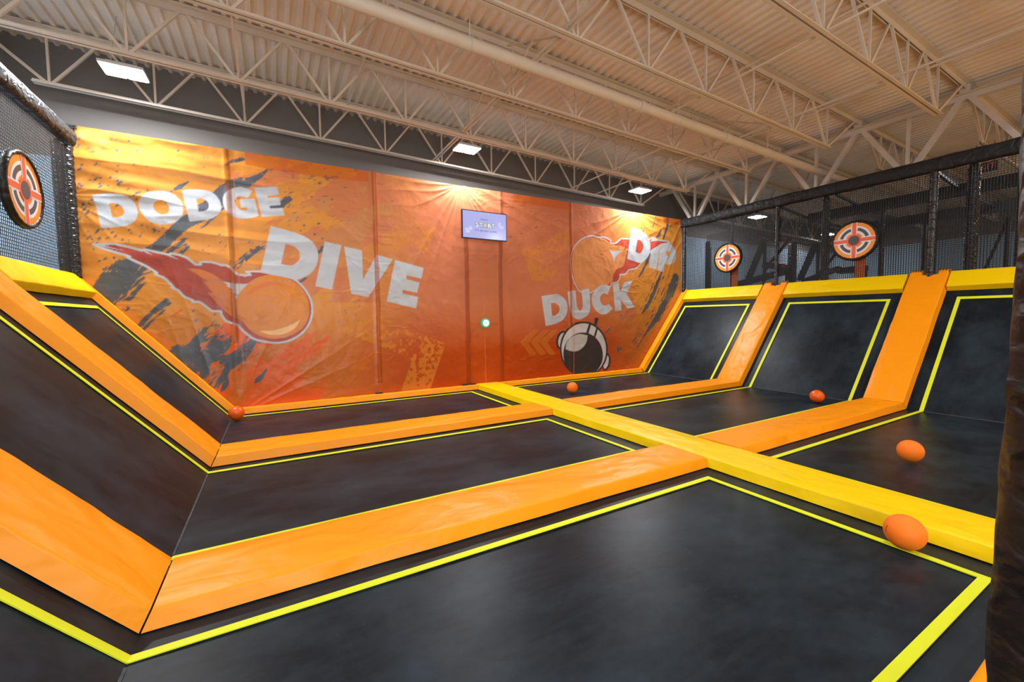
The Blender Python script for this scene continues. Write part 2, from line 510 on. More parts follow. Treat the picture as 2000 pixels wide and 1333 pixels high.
# ------------------------------------------------------------------ pads
def pad(name, m, O, U, V, N, u0, u1, v0, v1, h=HP, k0=0.0, k1=0.0, label=None, cat='safety pad', group=None, seed=0, notch=None, rad=0.016, flat0=False):
    """foam pad: runs along U from u0 to u1, spans V from v0 to v1, stands h along N; ends sheared by k0, k1 (mitre)"""
    O, U, V, N = Vector(O), Vector(U), Vector(V), Vector(N)
    mb = MB()
    if k0:
        u0 += .005
    if k1:
        u1 -= .005
    def piece(ua, ub, va, vb, ka, kb, su=1):
        r = rad
        inset = PW - PT
        pts = [(va, 0.004), (va + inset * .5, h * .45), (va + inset, h - r)]
        for a in (30, 60, 90):
            a = math.radians(a)
            pts.append((va + inset + r * (1 - math.cos(a)), h - r + r * math.sin(a)))
        nt = 5
        A, B = va + inset + r, vb - inset - r
        for i in range(1, nt):
            pts.append((A + (B - A) * i / nt, h + 0.002 * math.sin(math.pi * i / nt)))
        for a in (90, 60, 30):
            a = math.radians(a)
            pts.append((vb - inset - r * (1 - math.cos(a)), h - r + r * math.sin(a)))
        pts += [(vb - inset, h - r), (vb - inset * .5, h * .45), (vb, 0.004)]
        nseg = max(2, int((ub - ua) / 0.045))
        vs = []
        for i in range(nseg + 1):
            for (v, hh) in pts:
                f = i / nseg
                u = (ua + hh * ka) * (1 - f) + (ub + hh * kb) * f
                p = O + U * u + V * v + N * hh
                e = min(1.0, min(f, 1 - f) * 6)
                q = p * 1.7 + Vector((seed * 3.7, 0, 0))
                dn = mnoise.noise(q) * 0.005 + mnoise.noise(q * 3.1) * 0.003
                dv = mnoise.noise(q * 1.3 + Vector((9, 9, 9))) * 0.006
                ed = math.exp(-min(v - va, vb - v) / .07)          # puckers of the cover along the seams
                pk = max(0.0, mnoise.noise(Vector((u * 9 + seed * 5, v * 2, hh * 6)))) * max(0.0, mnoise.noise(Vector((u * 1.1 + seed, 3, 3))) + .25)
                dn -= .016 * ed * pk
                # slanting drag folds across the top
                if hh > h - .02:
                    fo = mnoise.noise(Vector((u * 2.6 + (v - va) * 3.0 + seed * 2.3, v * .7, seed)))
                    dn += .010 * (1 - abs(fo) * 2.2) * max(0.0, mnoise.noise(Vector((u * .55 + seed * 1.9, 7, 7))) + .3)
                if hh < 0.01:
                    dn = 0
                p = p + N * dn * e + V * dv * e
                vs.append(p)
        n = len(pts)
        fs = []
        for i in range(nseg):
            for j in range(n):
                a, b = i * n + j, i * n + (j + 1) % n
                fs.append((a, b, b + n, a + n))
        fs.append(tuple(range(n)))
        fs.append(tuple(nseg * n + j for j in range(n - 1, -1, -1)))
        mb.add(vs, fs)
    if notch:
        dep, nv0, nv1 = notch
        piece(u0, u1 - dep, v0, v1, k0, 0)
        piece(u1 - dep, u1, v0, nv0, 0, k1)
        piece(u1 - dep, u1, nv1, v1, 0, k1)
    else:
        piece(u0, u1, v0, v1, k0, k1)
    o = mb.build(name, m, smooth=40)
    return tag(o, label, cat, group)

X, Y, Z = Vector((1, 0, 0)), Vector((0, 1, 0)), Vector((0, 0, 1))
UL, NL = Vector((-math.cos(aL), 0, math.sin(aL))), Vector((math.sin(aL), 0, math.cos(aL)))
UR, NR = Vector((math.cos(aR), 0, math.sin(aR))), Vector((-math.sin(aR), 0, math.cos(aR)))
OL, OR = Vector((-AL, 0, 0)), Vector((AR, 0, 0))
tl, tr = math.tan(aL / 2), math.tan(aR / 2)
DX0, DX1 = XM - PW, XM + PW
STOP = 2.99
rowlab = ['first from the banner', 'second from the banner', 'third from the banner']
for i, yc in enumerate(YC):
    pad('cross_pad', M['orange'], (0, yc, 0), X, Y, Z, -AL, DX0, -PW, PW, k0=tl, label='flat orange pad between the divider and the one-target slope, ' + rowlab[i], group='orange cross pads', seed=i)
    pad('cross_pad', M['orange'], (0, yc, 0), X, Y, Z, DX1, AR, -PW, PW, k1=-tr, label='flat orange pad between the divider and the two-target slope, ' + rowlab[i], group='orange cross pads', seed=i + 4)
    pad('slope_pad', M['orange'], OL + Y * yc, UL, Y, NL, 0, STOP, -PW, PW, k0=tl, label='orange pad climbing the one-target slope, ' + rowlab[i], group='orange slope pads', seed=i + 8)
    pad('slope_pad', M['orange'], OR + Y * yc, UR, Y, NR, 0, STOP, -PW, PW, k0=tr, label='notched orange pad climbing the two-target slope, ' + rowlab[i], group='orange slope pads', seed=i + 12,
        notch=(0.13, -.10, .06))
WB = 0.187
pad('wall_pad', M['orange'], (0, 0, 0), X, Y, Z, -AL, DX0, -WB, -0.02, k0=tl, label='narrow flat orange pad along the foot of the banner under the word DIVE', group='orange wall pads', seed=20)
pad('wall_pad', M['orange'], (0, 0, 0), X, Y, Z, DX1, AR, -WB, -0.02, k1=-tr, label='narrow flat orange pad along the foot of the banner under the word DUCK', group='orange wall pads', seed=21)
pad('wall_slope_pad', M['orange'], OL, UL, Y, NL, 0, STOP, -WB + .03, -0.02, k0=tl, label='narrow orange pad climbing the banner edge beside the flaming ball', group='orange wall pads', seed=22)
pad('wall_slope_pad', M['orange'], OR, UR, Y, NR, 0, STOP, -WB - .04, -0.02, k0=tr, label='narrow orange pad climbing the banner edge beside the word DIP', group='orange wall pads', seed=23)
pad('divider_pad', M['yellow'], (XM, 0, 0), -Y, X, Z, 0.02, 10.6, -PW, PW, label='long yellow divider pad running from the banner to the near end of the court', seed=30)
EDGE = [(-WB + .03, YC[0] + PW), (YC[0] - PW, YC[1] + PW), (YC[1] - PW, YC[2] + PW)]
for i, (ya, yb) in enumerate(EDGE):
    pad('top_pad', M['yellow'], OL, Y, -UL, NL, yb + .003, ya - .003, -2.95, -2.53, label='yellow pad along the top of the one-target slope, ' + rowlab[i], group='yellow top pads', seed=40 + i)
    y0 = ya if i else -WB - .04
    pad('top_pad', M['yellow'], OR, -Y, UR, NR, -y0 + .003, -yb - .003, 2.53, 2.95, label='yellow pad along the top of the two-target slope, ' + rowlab[i], group='yellow top pads', seed=44 + i)

# ------------------------------------------------------------------ trampoline beds
SLY = 2.356
YB = [(-WB - .183, YC[0] + PW + .183), (YC[0] - PW - .183, YC[1] + PW + .183), (YC[1] - PW - .183, YC[2] + PW + .183)]
FULL = [(-.03, YC[0] + .2), (YC[0] - .2, YC[1] + .2), (YC[1] - .2, YC[2] + .2)]
def trampoline(side, i):
    O, U, N = (OL, UL, NL) if side < 0 else (OR, UR, NR)
    xf = O.x
    ya, yb = FULL[i]
    xm = DX0 + .12 if side < 0 else DX1 - .12
    t = empty('trampoline', ((xf + xm) / 2, (ya + yb) / 2, 0), 'black trampoline bed with yellow line on the %s side, %s' % (
        'one-target' if side < 0 else 'two-target', rowlab[i]), 'trampoline', 'black trampoline beds')
    e = Vector((0, 0, -.004))
    def sheet(P, A, B, na, nb, name, sag):
        m = MB()
        vs, fs = [], []
        nrm = A.cross(B).normalized()
        if nrm.z < 0:
            nrm = -nrm
        for a in range(na + 1):
            for b in range(nb + 1):
                fa, fb = a / na, b / nb
                s = -sag * (math.sin(math.pi * fa) * math.sin(math.pi * fb)) ** 0.5
                vs.append(P + A * fa + B * fb + nrm * s)
        k = len(vs)
        vs += [v - nrm * .006 for v in vs[:k]]
        w = nb + 1
        for a in range(na):
            for b in range(nb):
                q = (a * w + b, (a + 1) * w + b, (a + 1) * w + b + 1, a * w + b + 1)
                fs += [q, tuple(k + j for j in reversed(q))]
        m.add(vs, fs)
        m.build(name, M['bed'], t, smooth=60)
    sheet(Vector((xm, yb, -.004)), Vector((xf - xm, 0, 0)), Vector((0, ya - yb, 0)), 24, 14, 'flat_bed', 0.012)
    sheet(O + Y * yb + e, U * 2.96, Vector((0, ya - yb, 0)), 14, 14, 'slope_bed', 0.010)
    la, lb = YB[i]
    W, H = 0.026, 0.011
    xl = DX0 - .24 if side < 0 else DX1 + .24
    m = MB()
    sg = 1 if side < 0 else -1
    top = Vector((0, 0, 1))
    for yy in (la, lb):
        m.bar((xl + sg * W, yy, H - .008), (xf, yy, H - .008), .006, 2 * W, side=(0, 0, 1))
        sk = -.12 if (side < 0 and yy == lb) else 0
        m.bar(O + Y * (yy + sk * .6) + N * (H - .008), O + U * (SLY + W) + Y * (yy + sk) + N * (H - .008), .006, 2 * W, side=N)
    m.bar((xl, la + W, H - .0085), (xl, lb - W, H - .0085), .006, 2 * W, side=(0, 0, 1))
    a = O + U * SLY + N * (H - .0085)
    m.bar(a + Y * (la + W), a + Y * (lb - W), .006, 2 * W, side=N)
    m.build('boundary_line', M['line'], t)
    m = MB()
    nn = (N + Z).normalized()
    q = O + nn * 0.001
    sd = (Z - N).normalized()
    m.bar(q + Y * (la - .05), q + Y * (lb + .05), .004, .014, side=nn)
    m.build('fold_seam', M['seam'], t)
for side in (-1, 1):
    for i in range(3):
        trampoline(side, i)

# ------------------------------------------------------------------ dodgeballs
def ball_mesh(r, sx=1.0):
    m = MB()
    nu, nv = 40, 24
    vs, fs = [(0, 0, r)], []
    for j in range(1, nv):
        a = math.pi * j / nv
        for i in range(nu):
            b = 2 * math.pi * i / nu
            vs.append((r * math.sin(a) * math.cos(b), r * math.sin(a) * math.sin(b), r * math.cos(a)))
    vs.append((0, 0, -r))
    for i in range(nu):
        fs.append((0, 1 + i, 1 + (i + 1) % nu))
        fs.append((len(vs) - 1, 1 + (nv - 2) * nu + (i + 1) % nu, 1 + (nv - 2) * nu + i))
    for j in range(nv - 2):
        for i in range(nu):
            a, b = 1 + j * nu + i, 1 + j * nu + (i + 1) % nu
            fs.append((a, a + nu, b + nu, b))
    return m.add(vs, fs)
BR = 0.112
ball0 = ball_mesh(BR).build('dodgeball', M['ball'], smooth=80, origin=(0, 0, 0))
BALLS = [((-0.662, -7.43), 'largest orange foam ball, against the yellow divider on the near black bed', 0),
         ((1.54, -6.79), 'orange foam ball alone on the two-target bed third from the banner', 0),
         ((4.03, -4.78), 'shiny deep orange ball at the foot of the middle two-target slope', 1),
         ((1.02, -1.66), 'small orange ball on the two-target bed in front of the helmet print', 0),
         ((-4.86, -0.60), 'shiny orange ball in the corner below the flaming ball print', 1)]
ball0['group'] = 'orange dodgeballs'
red_me = None
for k, ((x, y), lab, red) in enumerate(BALLS):
    o = ball0 if k == 0 else ball0.copy()
    if k:
        COL.objects.link(o)
    o.location = (x, y, BR + .003)
    o['label'] = lab
    o['category'] = 'ball'
    if red:
        if red_me is None:
            red_me = ball0.data.copy()
            red_me.materials[0] = M['ball_red']
        o.data = red_me

# ------------------------------------------------------------------ letters (for the ball print and the screen)
def font(body, size, loc, rot, m, name, parent, extrude=0.002, offset=0.0, wscale=1.0):
    c = bpy.data.curves.new(name, 'FONT')
    c.body = body
    c.size = size
    c.align_x = 'CENTER'
    c.align_y = 'CENTER'
    c.extrude = extrude
    c.offset = offset
    tmp = bpy.data.objects.new('tmp', c)
    COL.objects.link(tmp)
    bpy.context.view_layer.update()
    me = bpy.data.meshes.new_from_object(tmp.evaluated_get(bpy.context.evaluated_depsgraph_get()))
    bpy.data.objects.remove(tmp)
    me.materials.clear()
    me.materials.append(m)
    o = bpy.data.objects.new(name, me)
    COL.objects.link(o)
    o.parent = parent
    o.location = Vector(loc) - wloc(parent)
    o.rotation_euler = rot
    o.scale = (wscale, 1, 1)
    return o
# maker's stamp on the near ball: short unreadable dark word, wrapped on the left shoulder
def stamp(ball):
    c = Vector(ball.location)
    dirv = (Vector(CAM) - c).normalized()
    left = -(Vector(RT) - dirv * Vector(RT).dot(dirv)).normalized()
    d = (dirv * 0.47 + left * 0.86 + Vector((0, 0, 0.22))).normalized()
    s = Z.cross(d).normalized()
    u = d.cross(s)
    m = MB()
    for i in range(8):
        a = (i - 3.5) * 0.07
        hgt = (0.10, 0.07, 0.09, 0.07, 0.075, 0.07, 0.1, 0.06)[i]
        pa = (d + (u * 0.9 + s * 0.1) * a - s * hgt / 2).normalized()
        pb = (d + (u * 0.9 + s * 0.1) * a + s * hgt / 2).normalized()
        w = 0.018
        vs = []
        for p in (pa, pb):
            for q in (-w, w):
                vs.append(c + (p + u * q).normalized() * (BR + .0006))
        vs += [c + (v - c) * 0.99 for v in vs]
        m.add(vs, [(0, 1, 3, 2), (4, 6, 7, 5), (0, 4, 5, 1), (2, 3, 7, 6), (0, 2, 6, 4), (1, 5, 7, 3)])
    m.build('stamp', M['ink'], ball)
stamp(ball0)

# ------------------------------------------------------------------ banner (printed vinyl sheet)
def vn(x, y, seed=0):
    """smooth value noise on arrays"""
    xi, yi = np.floor(x).astype(int), np.floor(y).astype(int)
    xf, yf = x - xi, y - yi
    u, v = xf * xf * xf * (xf * (xf * 6 - 15) + 10), yf * yf * yf * (yf * (yf * 6 - 15) + 10)
    def h(a, b):
        n = (a * 374761393 + b * 668265263 + seed * 1442695041) & 0xffffffff
        n = ((n ^ (n >> 13)) * 1274126177) & 0xffffffff
        return ((n ^ (n >> 16)) & 0xffff) / 32767.5 - 1
    return (h(xi, yi) * (1 - u) + h(xi + 1, yi) * u) * (1 - v) + (h(xi, yi + 1) * (1 - u) + h(xi + 1, yi + 1) * u) * v

def fbm(x, y, seed=0, o=4, g=0.55):
    s, a, t = 0, 1, 0
    for k in range(o):
        s = s + a * vn(x * 2 ** k, y * 2 ** k, seed + k * 17)
        t += a
        a *= g
    return s / t

def B(u, v):
    p = at(u, v, y=0.0)
    return p[0], p[2]

def crom(pts, n=7):
    """closed outline; a point with third value 1 is a corner, the rest are smoothed"""
    out = []
    N_ = len(pts)
    for i in range(N_):
        p0, p1, p2, p3 = pts[i - 1], pts[i], pts[(i + 1) % N_], pts[(i + 2) % N_]
        c1, c2 = len(p1) > 2, len(p2) > 2
        P0, P1, P2, P3 = (np.array(q[:2], float) for q in (p0, p1, p2, p3))
        if c1 and c2:
            out.append(P1)
            continue
        m1 = (P2 - P1) if c1 else (P2 - P0) / 2
        m2 = (P2 - P1) if c2 else (P3 - P1) / 2
        for k in range(n):
            t = k / n
            out.append((2 * t**3 - 3 * t**2 + 1) * P1 + (t**3 - 2 * t**2 + t) * m1 + (-2 * t**3 + 3 * t**2) * P2 + (t**3 - t**2) * m2)
    return out

def tr(pts, o, s):
    """points read off an enlarged crop with origin o and scale s, back to the photograph"""
    return [(o[0] + p[0] * s, o[1] + p[1] * s) + tuple(p[2:]) for p in pts]

bx0, bx1, bz0, bz1 = NETL + .02, NETR - .03, -0.02, 4.415
NXF, NZF = 1900, 640                       # fine raster
gx = np.linspace(bx0, bx1, NXF)
gz = np.linspace(bz0, bz1, NZF)
GXX, GZZ = np.meshgrid(gx, gz)

def inside(poly):
    P = np.array(poly)
    i0, i1 = np.searchsorted(gx, P[:, 0].min()), np.searchsorted(gx, P[:, 0].max())
    j0, j1 = np.searchsorted(gz, P[:, 1].min()), np.searchsorted(gz, P[:, 1].max())
    mk = np.zeros((NZF, NXF), bool)
    if i1 <= i0 or j1 <= j0:
        return mk
    xs, zs = GXX[j0:j1, i0:i1], GZZ[j0:j1, i0:i1]
    r = np.zeros(xs.shape, bool)
    n = len(P)
    for k in range(n):
        xa, za = P[k]
        xb, zb = P[(k + 1) % n]
        if za == zb:
            continue
        c = ((za > zs) != (zb > zs)) & (xs < (xb - xa) * (zs - za) / (zb - za) + xa)
        r ^= c
    mk[j0:j1, i0:i1] = r
    return mk

def poly_px(pts, holes=()):
    mk = inside([B(*p) for p in crom(pts)])
    for h in holes:
        mk &= ~inside([B(*p) for p in crom(h)])
    return mk

def stroke_px(pts, closed=False, w=0.04, ragged=0.0, sx=6.0, sz=6.0, seed=0):
    """pts: (u, v) or (u, v, half width in pixels); mask of a ragged brush stroke"""
    Q = []
    for p in pts:
        a = B(p[0], p[1])
        if len(p) > 2:
            b = B(p[0], p[1] + p[2])
            ww = abs(a[1] - b[1]) * .78
        else:
            ww = w / 2
        Q.append((a[0], a[1], ww))
    if closed:
        Q.append(Q[0])
    mk = np.zeros((NZF, NXF), bool)
    for (xa, za, wa), (xb, zb, wb) in zip(Q[:-1], Q[1:]):
        R = max(wa, wb) * (1 + 2 * ragged) + .03
        i0, i1 = np.searchsorted(gx, min(xa, xb) - R), np.searchsorted(gx, max(xa, xb) + R)
        j0, j1 = np.searchsorted(gz, min(za, zb) - R), np.searchsorted(gz, max(za, zb) + R)
        if i1 <= i0 or j1 <= j0:
            continue
        xs, zs = GXX[j0:j1, i0:i1], GZZ[j0:j1, i0:i1]
        dx, dz = xb - xa, zb - za
        L2 = dx * dx + dz * dz + 1e-9
        t = np.clip(((xs - xa) * dx + (zs - za) * dz) / L2, 0, 1)
        d = np.hypot(xs - xa - t * dx, zs - za - t * dz)
        ww = wa + (wb - wa) * t
        if ragged:
            L_ = math.sqrt(L2)
            al, ac = (xs * dx + zs * dz) / L_, (-xs * dz + zs * dx) / L_
            nz_ = fbm(al * sx * 1.6, ac * sz * 4.5, seed, 5, 0.75)
            ww = ww * (1 + ragged * 1.6 * nz_)
        mk[j0:j1, i0:i1] |= d < ww
    return mk

IMG = np.zeros((NZF, NXF, 3))
def paint(mk, c, a=1.0):
    if isinstance(a, np.ndarray):
        aa = (mk * a)[..., None]
        IMG[:] = IMG * (1 - aa) + np.array(c) * aa
    else:
        IMG[mk] = IMG[mk] * (1 - a) + np.array(c) * a

# ground of the print: amber at the ends, red orange in the middle
amber, tan_, rust, deep = (np.array(s2l(c)) for c in ((214, 142, 62), (198, 134, 80), (198, 116, 82), (182, 64, 3)))
t = np.clip((GXX + 3.6) / 2.6, 0, 1)
t = t * t * (3 - 2 * t)
r = np.clip((GXX - 2.6) / 2.4, 0, 1)
r = r * r * (3 - 2 * r)
mid = np.clip(t - r, 0, 1)
low = np.clip((1.9 - GZZ) / 1.0, 0, 1)  # veil of sheen put into the colour: paler above, deep orange below
lowc = deep[None, None] * np.ones((NZF, NXF, 1))
base = amber * (1 - mid[..., None]) + rust * mid[..., None]
IMG[:] = base * (1 - .95 * low[..., None] * (0.58 + .42 * mid[..., None])) + lowc * (.95 * low[..., None] * (0.58 + .42 * mid[..., None]))
# dry-brush patches of rust and tan, running diagonally
al, ac = GXX * .82 + GZZ * .57, -GXX * .57 + GZZ * .82
br = fbm(al * .9, ac * 2.6, 3, 6, .62)
zone = np.exp(-((GXX + 3.3) / 1.5) ** 2)
paint((br + zone * .75 > .62) & (GZZ > 1.9), rust, 0.75)
paint((br + np.exp(-((GXX + 4.6) / 1.2) ** 2) * .8 > .7) & (GZZ < 1.9), s2l((222, 92, 30)), 0.85)
br2 = fbm(al * 1.1 + 7, ac * 3.2, 11, 6, .62)
paint((br2 + np.exp(-((GXX + 2.9) / 1.1) ** 2) * .6 > .62) & (GZZ > 2.2), tan_, 0.8)
paint((br2 + np.exp(-((GXX + 3.4) / .9) ** 2 - ((GZZ - .9) / .9) ** 2) > .95), s2l((206, 110, 20)), 0.5)
br3 = fbm(al * 1.6 + 3, ac * 2.0, 23, 6, .7)
paint((br3 + np.exp(-((GXX - 4.3) / .9) ** 2 - ((GZZ - 1.9) / 1.2) ** 2) * .7 > .62), rust, 0.75)
# chevron arrows in speckled amber
spk = fbm(GXX * 15, GZZ * 15, 31, 3, .6)
def arrow(px, cx, cz, rad, al_=.62):
    mk = poly_px([p + (1,) for p in px])
    d = np.hypot(GXX - cx, GZZ - cz) / rad
    paint(mk & (spk > .40 - d * .62), s2l((214, 136, 48)), al_)
c5, s5 = (620, 560), .165
ax = B(795, 650)
arrow(tr([(240, 515), (560, 375), (690, 320), (830, 380), (1100, 505), (1510, 680), (1330, 1215), (985, 1240), (1110, 880), (1080, 840), (1000, 810), (700, 690)], c5, s5), ax[0], ax[1], .95)
c6, s6 = (880, 400), .165
ax = B(1085, 505)
arrow(tr([(835, 540), (1390, 285), (1390, 560), (1180, 900), (960, 900)], c6, s6), ax[0], ax[1], .75)
ax = B(800, 440)
arrow([(745, 470), (790, 425), (850, 445), (830, 500), (800, 470), (770, 495)], ax[0], ax[1], .5)
for dx in (0, 20, 38):
    arrow([(1014 + dx, 668), (1040 + dx, 644), (1052 + dx, 644), (1030 + dx, 670), (1046 + dx, 692), (1034 + dx, 694)], 99, 99, 40, .35)
# charcoal brush strokes and flecks
GREY = s2l((88, 92, 100))
fine = fbm(GXX * 11, GZZ * 11, 77, 4, .7)
def brush(pts, rg=0.55, seed=1, sx=2.2, sz=4.5, eat=.62):
    mk = stroke_px(pts, ragged=rg, seed=seed, sx=sx, sz=sz)
    paint(mk & (fine < eat - .1), GREY)
brush([(522, 334, 2), (508, 346, 6), (480, 358, 11), (450, 366, 13), (428, 385, 14), (400, 415, 15), (372, 434, 13), (345, 452, 12), (322, 472, 12), (300, 487, 11), (270, 503, 15), (245, 530, 24), (222, 556, 28), (200, 585, 26)], .38, 1)
brush([(372, 440, 3), (350, 455, 4), (330, 480, 5), (315, 490, 3)], .8, 4)
brush([(562, 390, 8), (545, 402, 8), (528, 408, 5)], .4, 5)
brush([(285, 522, 5), (262, 548, 7), (240, 566, 7), (218, 585, 5)], .8, 6)
brush([(368, 356, 1.5), (352, 366, 5), (334, 376, 1.5)], .5, 7)
brush([(440, 325, 2), (456, 316, 5), (475, 312, 4)], .5, 8)
brush([(326, 584, 2), (310, 600, 5), (296, 614, 6), (278, 632, 6), (268, 640, 4)], .5, 9)
brush([(330, 586, 2), (318, 600, 3), (304, 612, 2)], .7, 10)
brush([(400, 642, 4), (392, 656, 6), (378, 674, 8), (360, 690, 14), (340, 700, 12)], .9, 12, eat=.42)
brush([(418, 668, 8), (408, 690, 18), (392, 702, 24), (388, 722, 18), (395, 735, 8)], .8, 13, eat=.4)
brush([(382, 678, 14), (372, 700, 22), (360, 705, 14)], .8, 14, eat=.4)
brush([(450, 664, 5), (440, 674, 9), (434, 684, 8)], .5, 15)
brush([(499, 663, 7), (486, 678, 11), (472, 690, 12), (458, 706, 13), (452, 714, 10), (440, 728, 6), (428, 744, 4), (420, 756, 3)], .45, 16, eat=.5)
brush([(445, 738, 2), (441, 752, 6), (434, 762, 3)], .9, 17, eat=.4)
brush([(521, 721, 1.5), (512, 735, 5), (504, 742, 6), (498, 748, 2)], .5, 18)
brush([(505, 484, 4), (488, 494, 5), (476, 508, 5), (462, 522, 4), (452, 530, 3)], 1.0, 19, eat=.2)
brush([(632, 486, 6), (622, 494, 4)], .6, 20)
brush([(596, 545, 4), (585, 552, 3)], 1.0, 21, eat=.2)
def dry(pts, offs, w, seed):
    # broken bristle marks running beside a stroke
    for k_, o_ in enumerate(offs):
        P2 = []
        for i_, p_ in enumerate(pts):
            a_ = pts[max(0, i_ - 1)]
            b_ = pts[min(len(pts) - 1, i_ + 1)]
            dx_, dy_ = b_[0] - a_[0], b_[1] - a_[1]
            l_ = math.hypot(dx_, dy_) + 1e-6
            P2.append((p_[0] - dy_ / l_ * o_, p_[1] + dx_ / l_ * o_, w))
        mk = stroke_px(P2, ragged=1.1, seed=seed + k_, sx=3, sz=9)
        gap = fbm(al * 3.4 + k_ * 3, ac * 16, seed + 40 + k_, 4, .7)
        paint(mk & (gap > .02), GREY)
SA = [(480, 358), (428, 388), (385, 428), (345, 455), (300, 490), (262, 518), (232, 552), (214, 590)]
dry(SA[3:], (-22, -30, -37), 4.5, 101)
dry(SA[:4], (-15, -20, 15), 3, 111)
dry([(326, 584), (310, 600), (296, 614), (278, 632), (268, 642)], (-9, -13), 2.4, 121)
dry([(499, 663), (472, 690), (452, 714), (428, 744), (418, 760)], (11, 16, -11, -16), 3.4, 131)
dry([(430, 640), (400, 672), (372, 700), (356, 720)], (0, -8, 9, -16, 17, -24), 4.2, 141)
dry([(455, 700), (436, 730), (420, 752)], (0, 7, -7), 3.2, 151)
dry([(1318, 545), (1296, 595), (1268, 640), (1245, 676)], (8, 13, -8), 2, 161)
dry([(1290, 533), (1272, 580), (1253, 612)], (7, -7), 1.6, 171)
dry([(520, 478), (488, 496), (456, 526)], (0, 5, -5), 2.4, 181)
blotch = fbm(al * 2.0 + 4, ac * 5.5 + 2, 201, 6, .68)
wq = np.exp(-(((GXX - B(392, 705)[0]) / .55) ** 2 + ((GZZ - B(392, 705)[1]) / .45) ** 2))
paint((blotch + wq * .62 > .50) & (wq > .1), GREY)
# strokes of the far end
brush([(1304, 426, 6), (1302, 440, 4), (1298, 455, 3), (1294, 467, 3)], .4, 22)
brush([(1289, 449, 2.5), (1286, 460, 4), (1281, 463, 3)], .5, 23)
brush([(1268, 495, 3), (1262, 512, 5), (1254, 528, 3.5), (1246, 541, 2)], .5, 24)
brush([(1290, 533, 3), (1280, 560, 6), (1272, 580, 7), (1262, 598, 6), (1253, 612, 2)], .5, 25)
brush([(1318, 545, 12), (1308, 572, 13), (1296, 595, 10), (1281, 622, 9), (1268, 640, 5), (1256, 658, 2), (1245, 676, 1.5), (1240, 684, 1)], .45, 26)
brush([(1213, 680, 3), (1207, 682, 4), (1205, 688, 2)], .8, 27, eat=.3)
brush([(1194, 638, 1), (1186, 646, 1.6), (1180, 652, 1)], .8, 28)
for (a, b, c, d) in ((1280, 421, 1268, 462), (1264, 424, 1254, 455), (1312, 430, 1308, 446), (1254, 436, 1250, 448)):
    brush([(a, b, 1.3), ((a + c) / 2, (b + d) / 2, 1.8), (c, d, 1.3)], 1.4, int(a), eat=.1)
R2 = random.Random(5)
def flecks(n, box, ang, ln, w, seed):
    q = random.Random(seed)
    for _ in range(n):
        u, v = q.uniform(box[0], box[2]), q.uniform(box[1], box[3])
        l, a = q.uniform(.25, 1) * ln, ang + q.uniform(-.3, .3)
        du, dv = l * math.cos(a), -l * math.sin(a)
        hw = q.uniform(.35, 1) * w
        brush([(u, v, hw * .3), (u + du * .5, v + dv * .5 + q.uniform(-1, 1), hw), (u + du, v + dv, hw * .3)], 1.3, q.randint(1, 999), sx=9, sz=9, eat=.35)
flecks(26, (150, 255, 300, 300), .5, 12, 1.8, 1)
flecks(34, (145, 325, 240, 370), .5, 14, 2.4, 2)
flecks(12, (250, 295, 420, 330), .8, 8, 1.6, 3)
flecks(60, (150, 395, 260, 490), .75, 16, 2.6, 4)
flecks(22, (230, 375, 330, 400), .8, 14, 2.6, 5)
flecks(14, (270, 430, 330, 470), .8, 12, 2, 6)
flecks(10, (190, 500, 230, 560), .8, 14, 2.4, 7)
flecks(12, (380, 455, 500, 500), .7, 10, 2, 8)
flecks(44, (500, 330, 690, 420), .15, 16, 1.8, 9)
flecks(8, (590, 345, 660, 350), .03, 26, 2.2, 10)
flecks(24, (560, 400, 690, 470), .5, 8, 1.8, 11)
flecks(8, (730, 300, 770, 400), .2, 12, 1.2, 12)
flecks(22, (370, 610, 440, 660), .85, 10, 2, 13)
flecks(16, (430, 690, 480, 760), .85, 10, 2, 14)
flecks(9, (640, 600, 700, 640), .3, 7, 1, 15)
flecks(6, (740, 690, 900, 745), .4, 10, 1.2, 16)
flecks(7, (895, 440, 1080, 470), .3, 9, 1.4, 17)
flecks(18, (1190, 470, 1300, 560), 1.1, 9, 1.1, 18)
flecks(26, (1175, 590, 1290, 700), .9, 8, 1, 19)
flecks(8, (900, 690, 960, 720), .3, 10, 1, 20)

WHITE = s2l((190, 196, 205))
RED = s2l((166, 70, 62))
# the flaming ball beside DODGE
cF, sF = (180, 460), .15
cG, sG = (420, 510), .1275
top = tr([(30, 125, 1), (180, 120, 1), (300, 118), (480, 155), (650, 200, 1), (690, 185, 1), (820, 215), (1010, 258, 1), (1030, 240, 1), (1150, 262), (1260, 310), (1350, 385, 1), (1420, 385, 1), (1410, 350, 1), (1560, 355), (1700, 395, 1), (1720, 388, 1), (1790, 415), (1890, 505), (2000, 525)], cF, sF)
top += tr([(440, 224), (545, 218, 1), (480, 165, 1), (690, 165, 1), (900, 205), (1060, 235), (1225, 292), (1370, 430), (1460, 590), (1488, 740), (1465, 900), (1390, 1040), (1260, 1160), (1100, 1230), (930, 1256), (760, 1235), (600, 1195), (470, 1105), (345, 980, 1)], cG, sG)
bot = tr([(1900, 1165, 1), (1760, 1120), (1695, 1050), (1680, 990, 1), (1570, 985), (1500, 940), (1400, 870), (1310, 870, 1), (1320, 850, 1), (1200, 795), (1130, 720, 1), (1040, 680, 1), (1070, 680, 1), (960, 570), (830, 510, 1), (850, 490, 1), (700, 400), (560, 335), (465, 290, 1), (500, 280, 1), (200, 190)], cF, sF)
fl = top + bot
out1 = [B(*p) for p in crom(fl)]
paint(inside(out1), RED, .95)
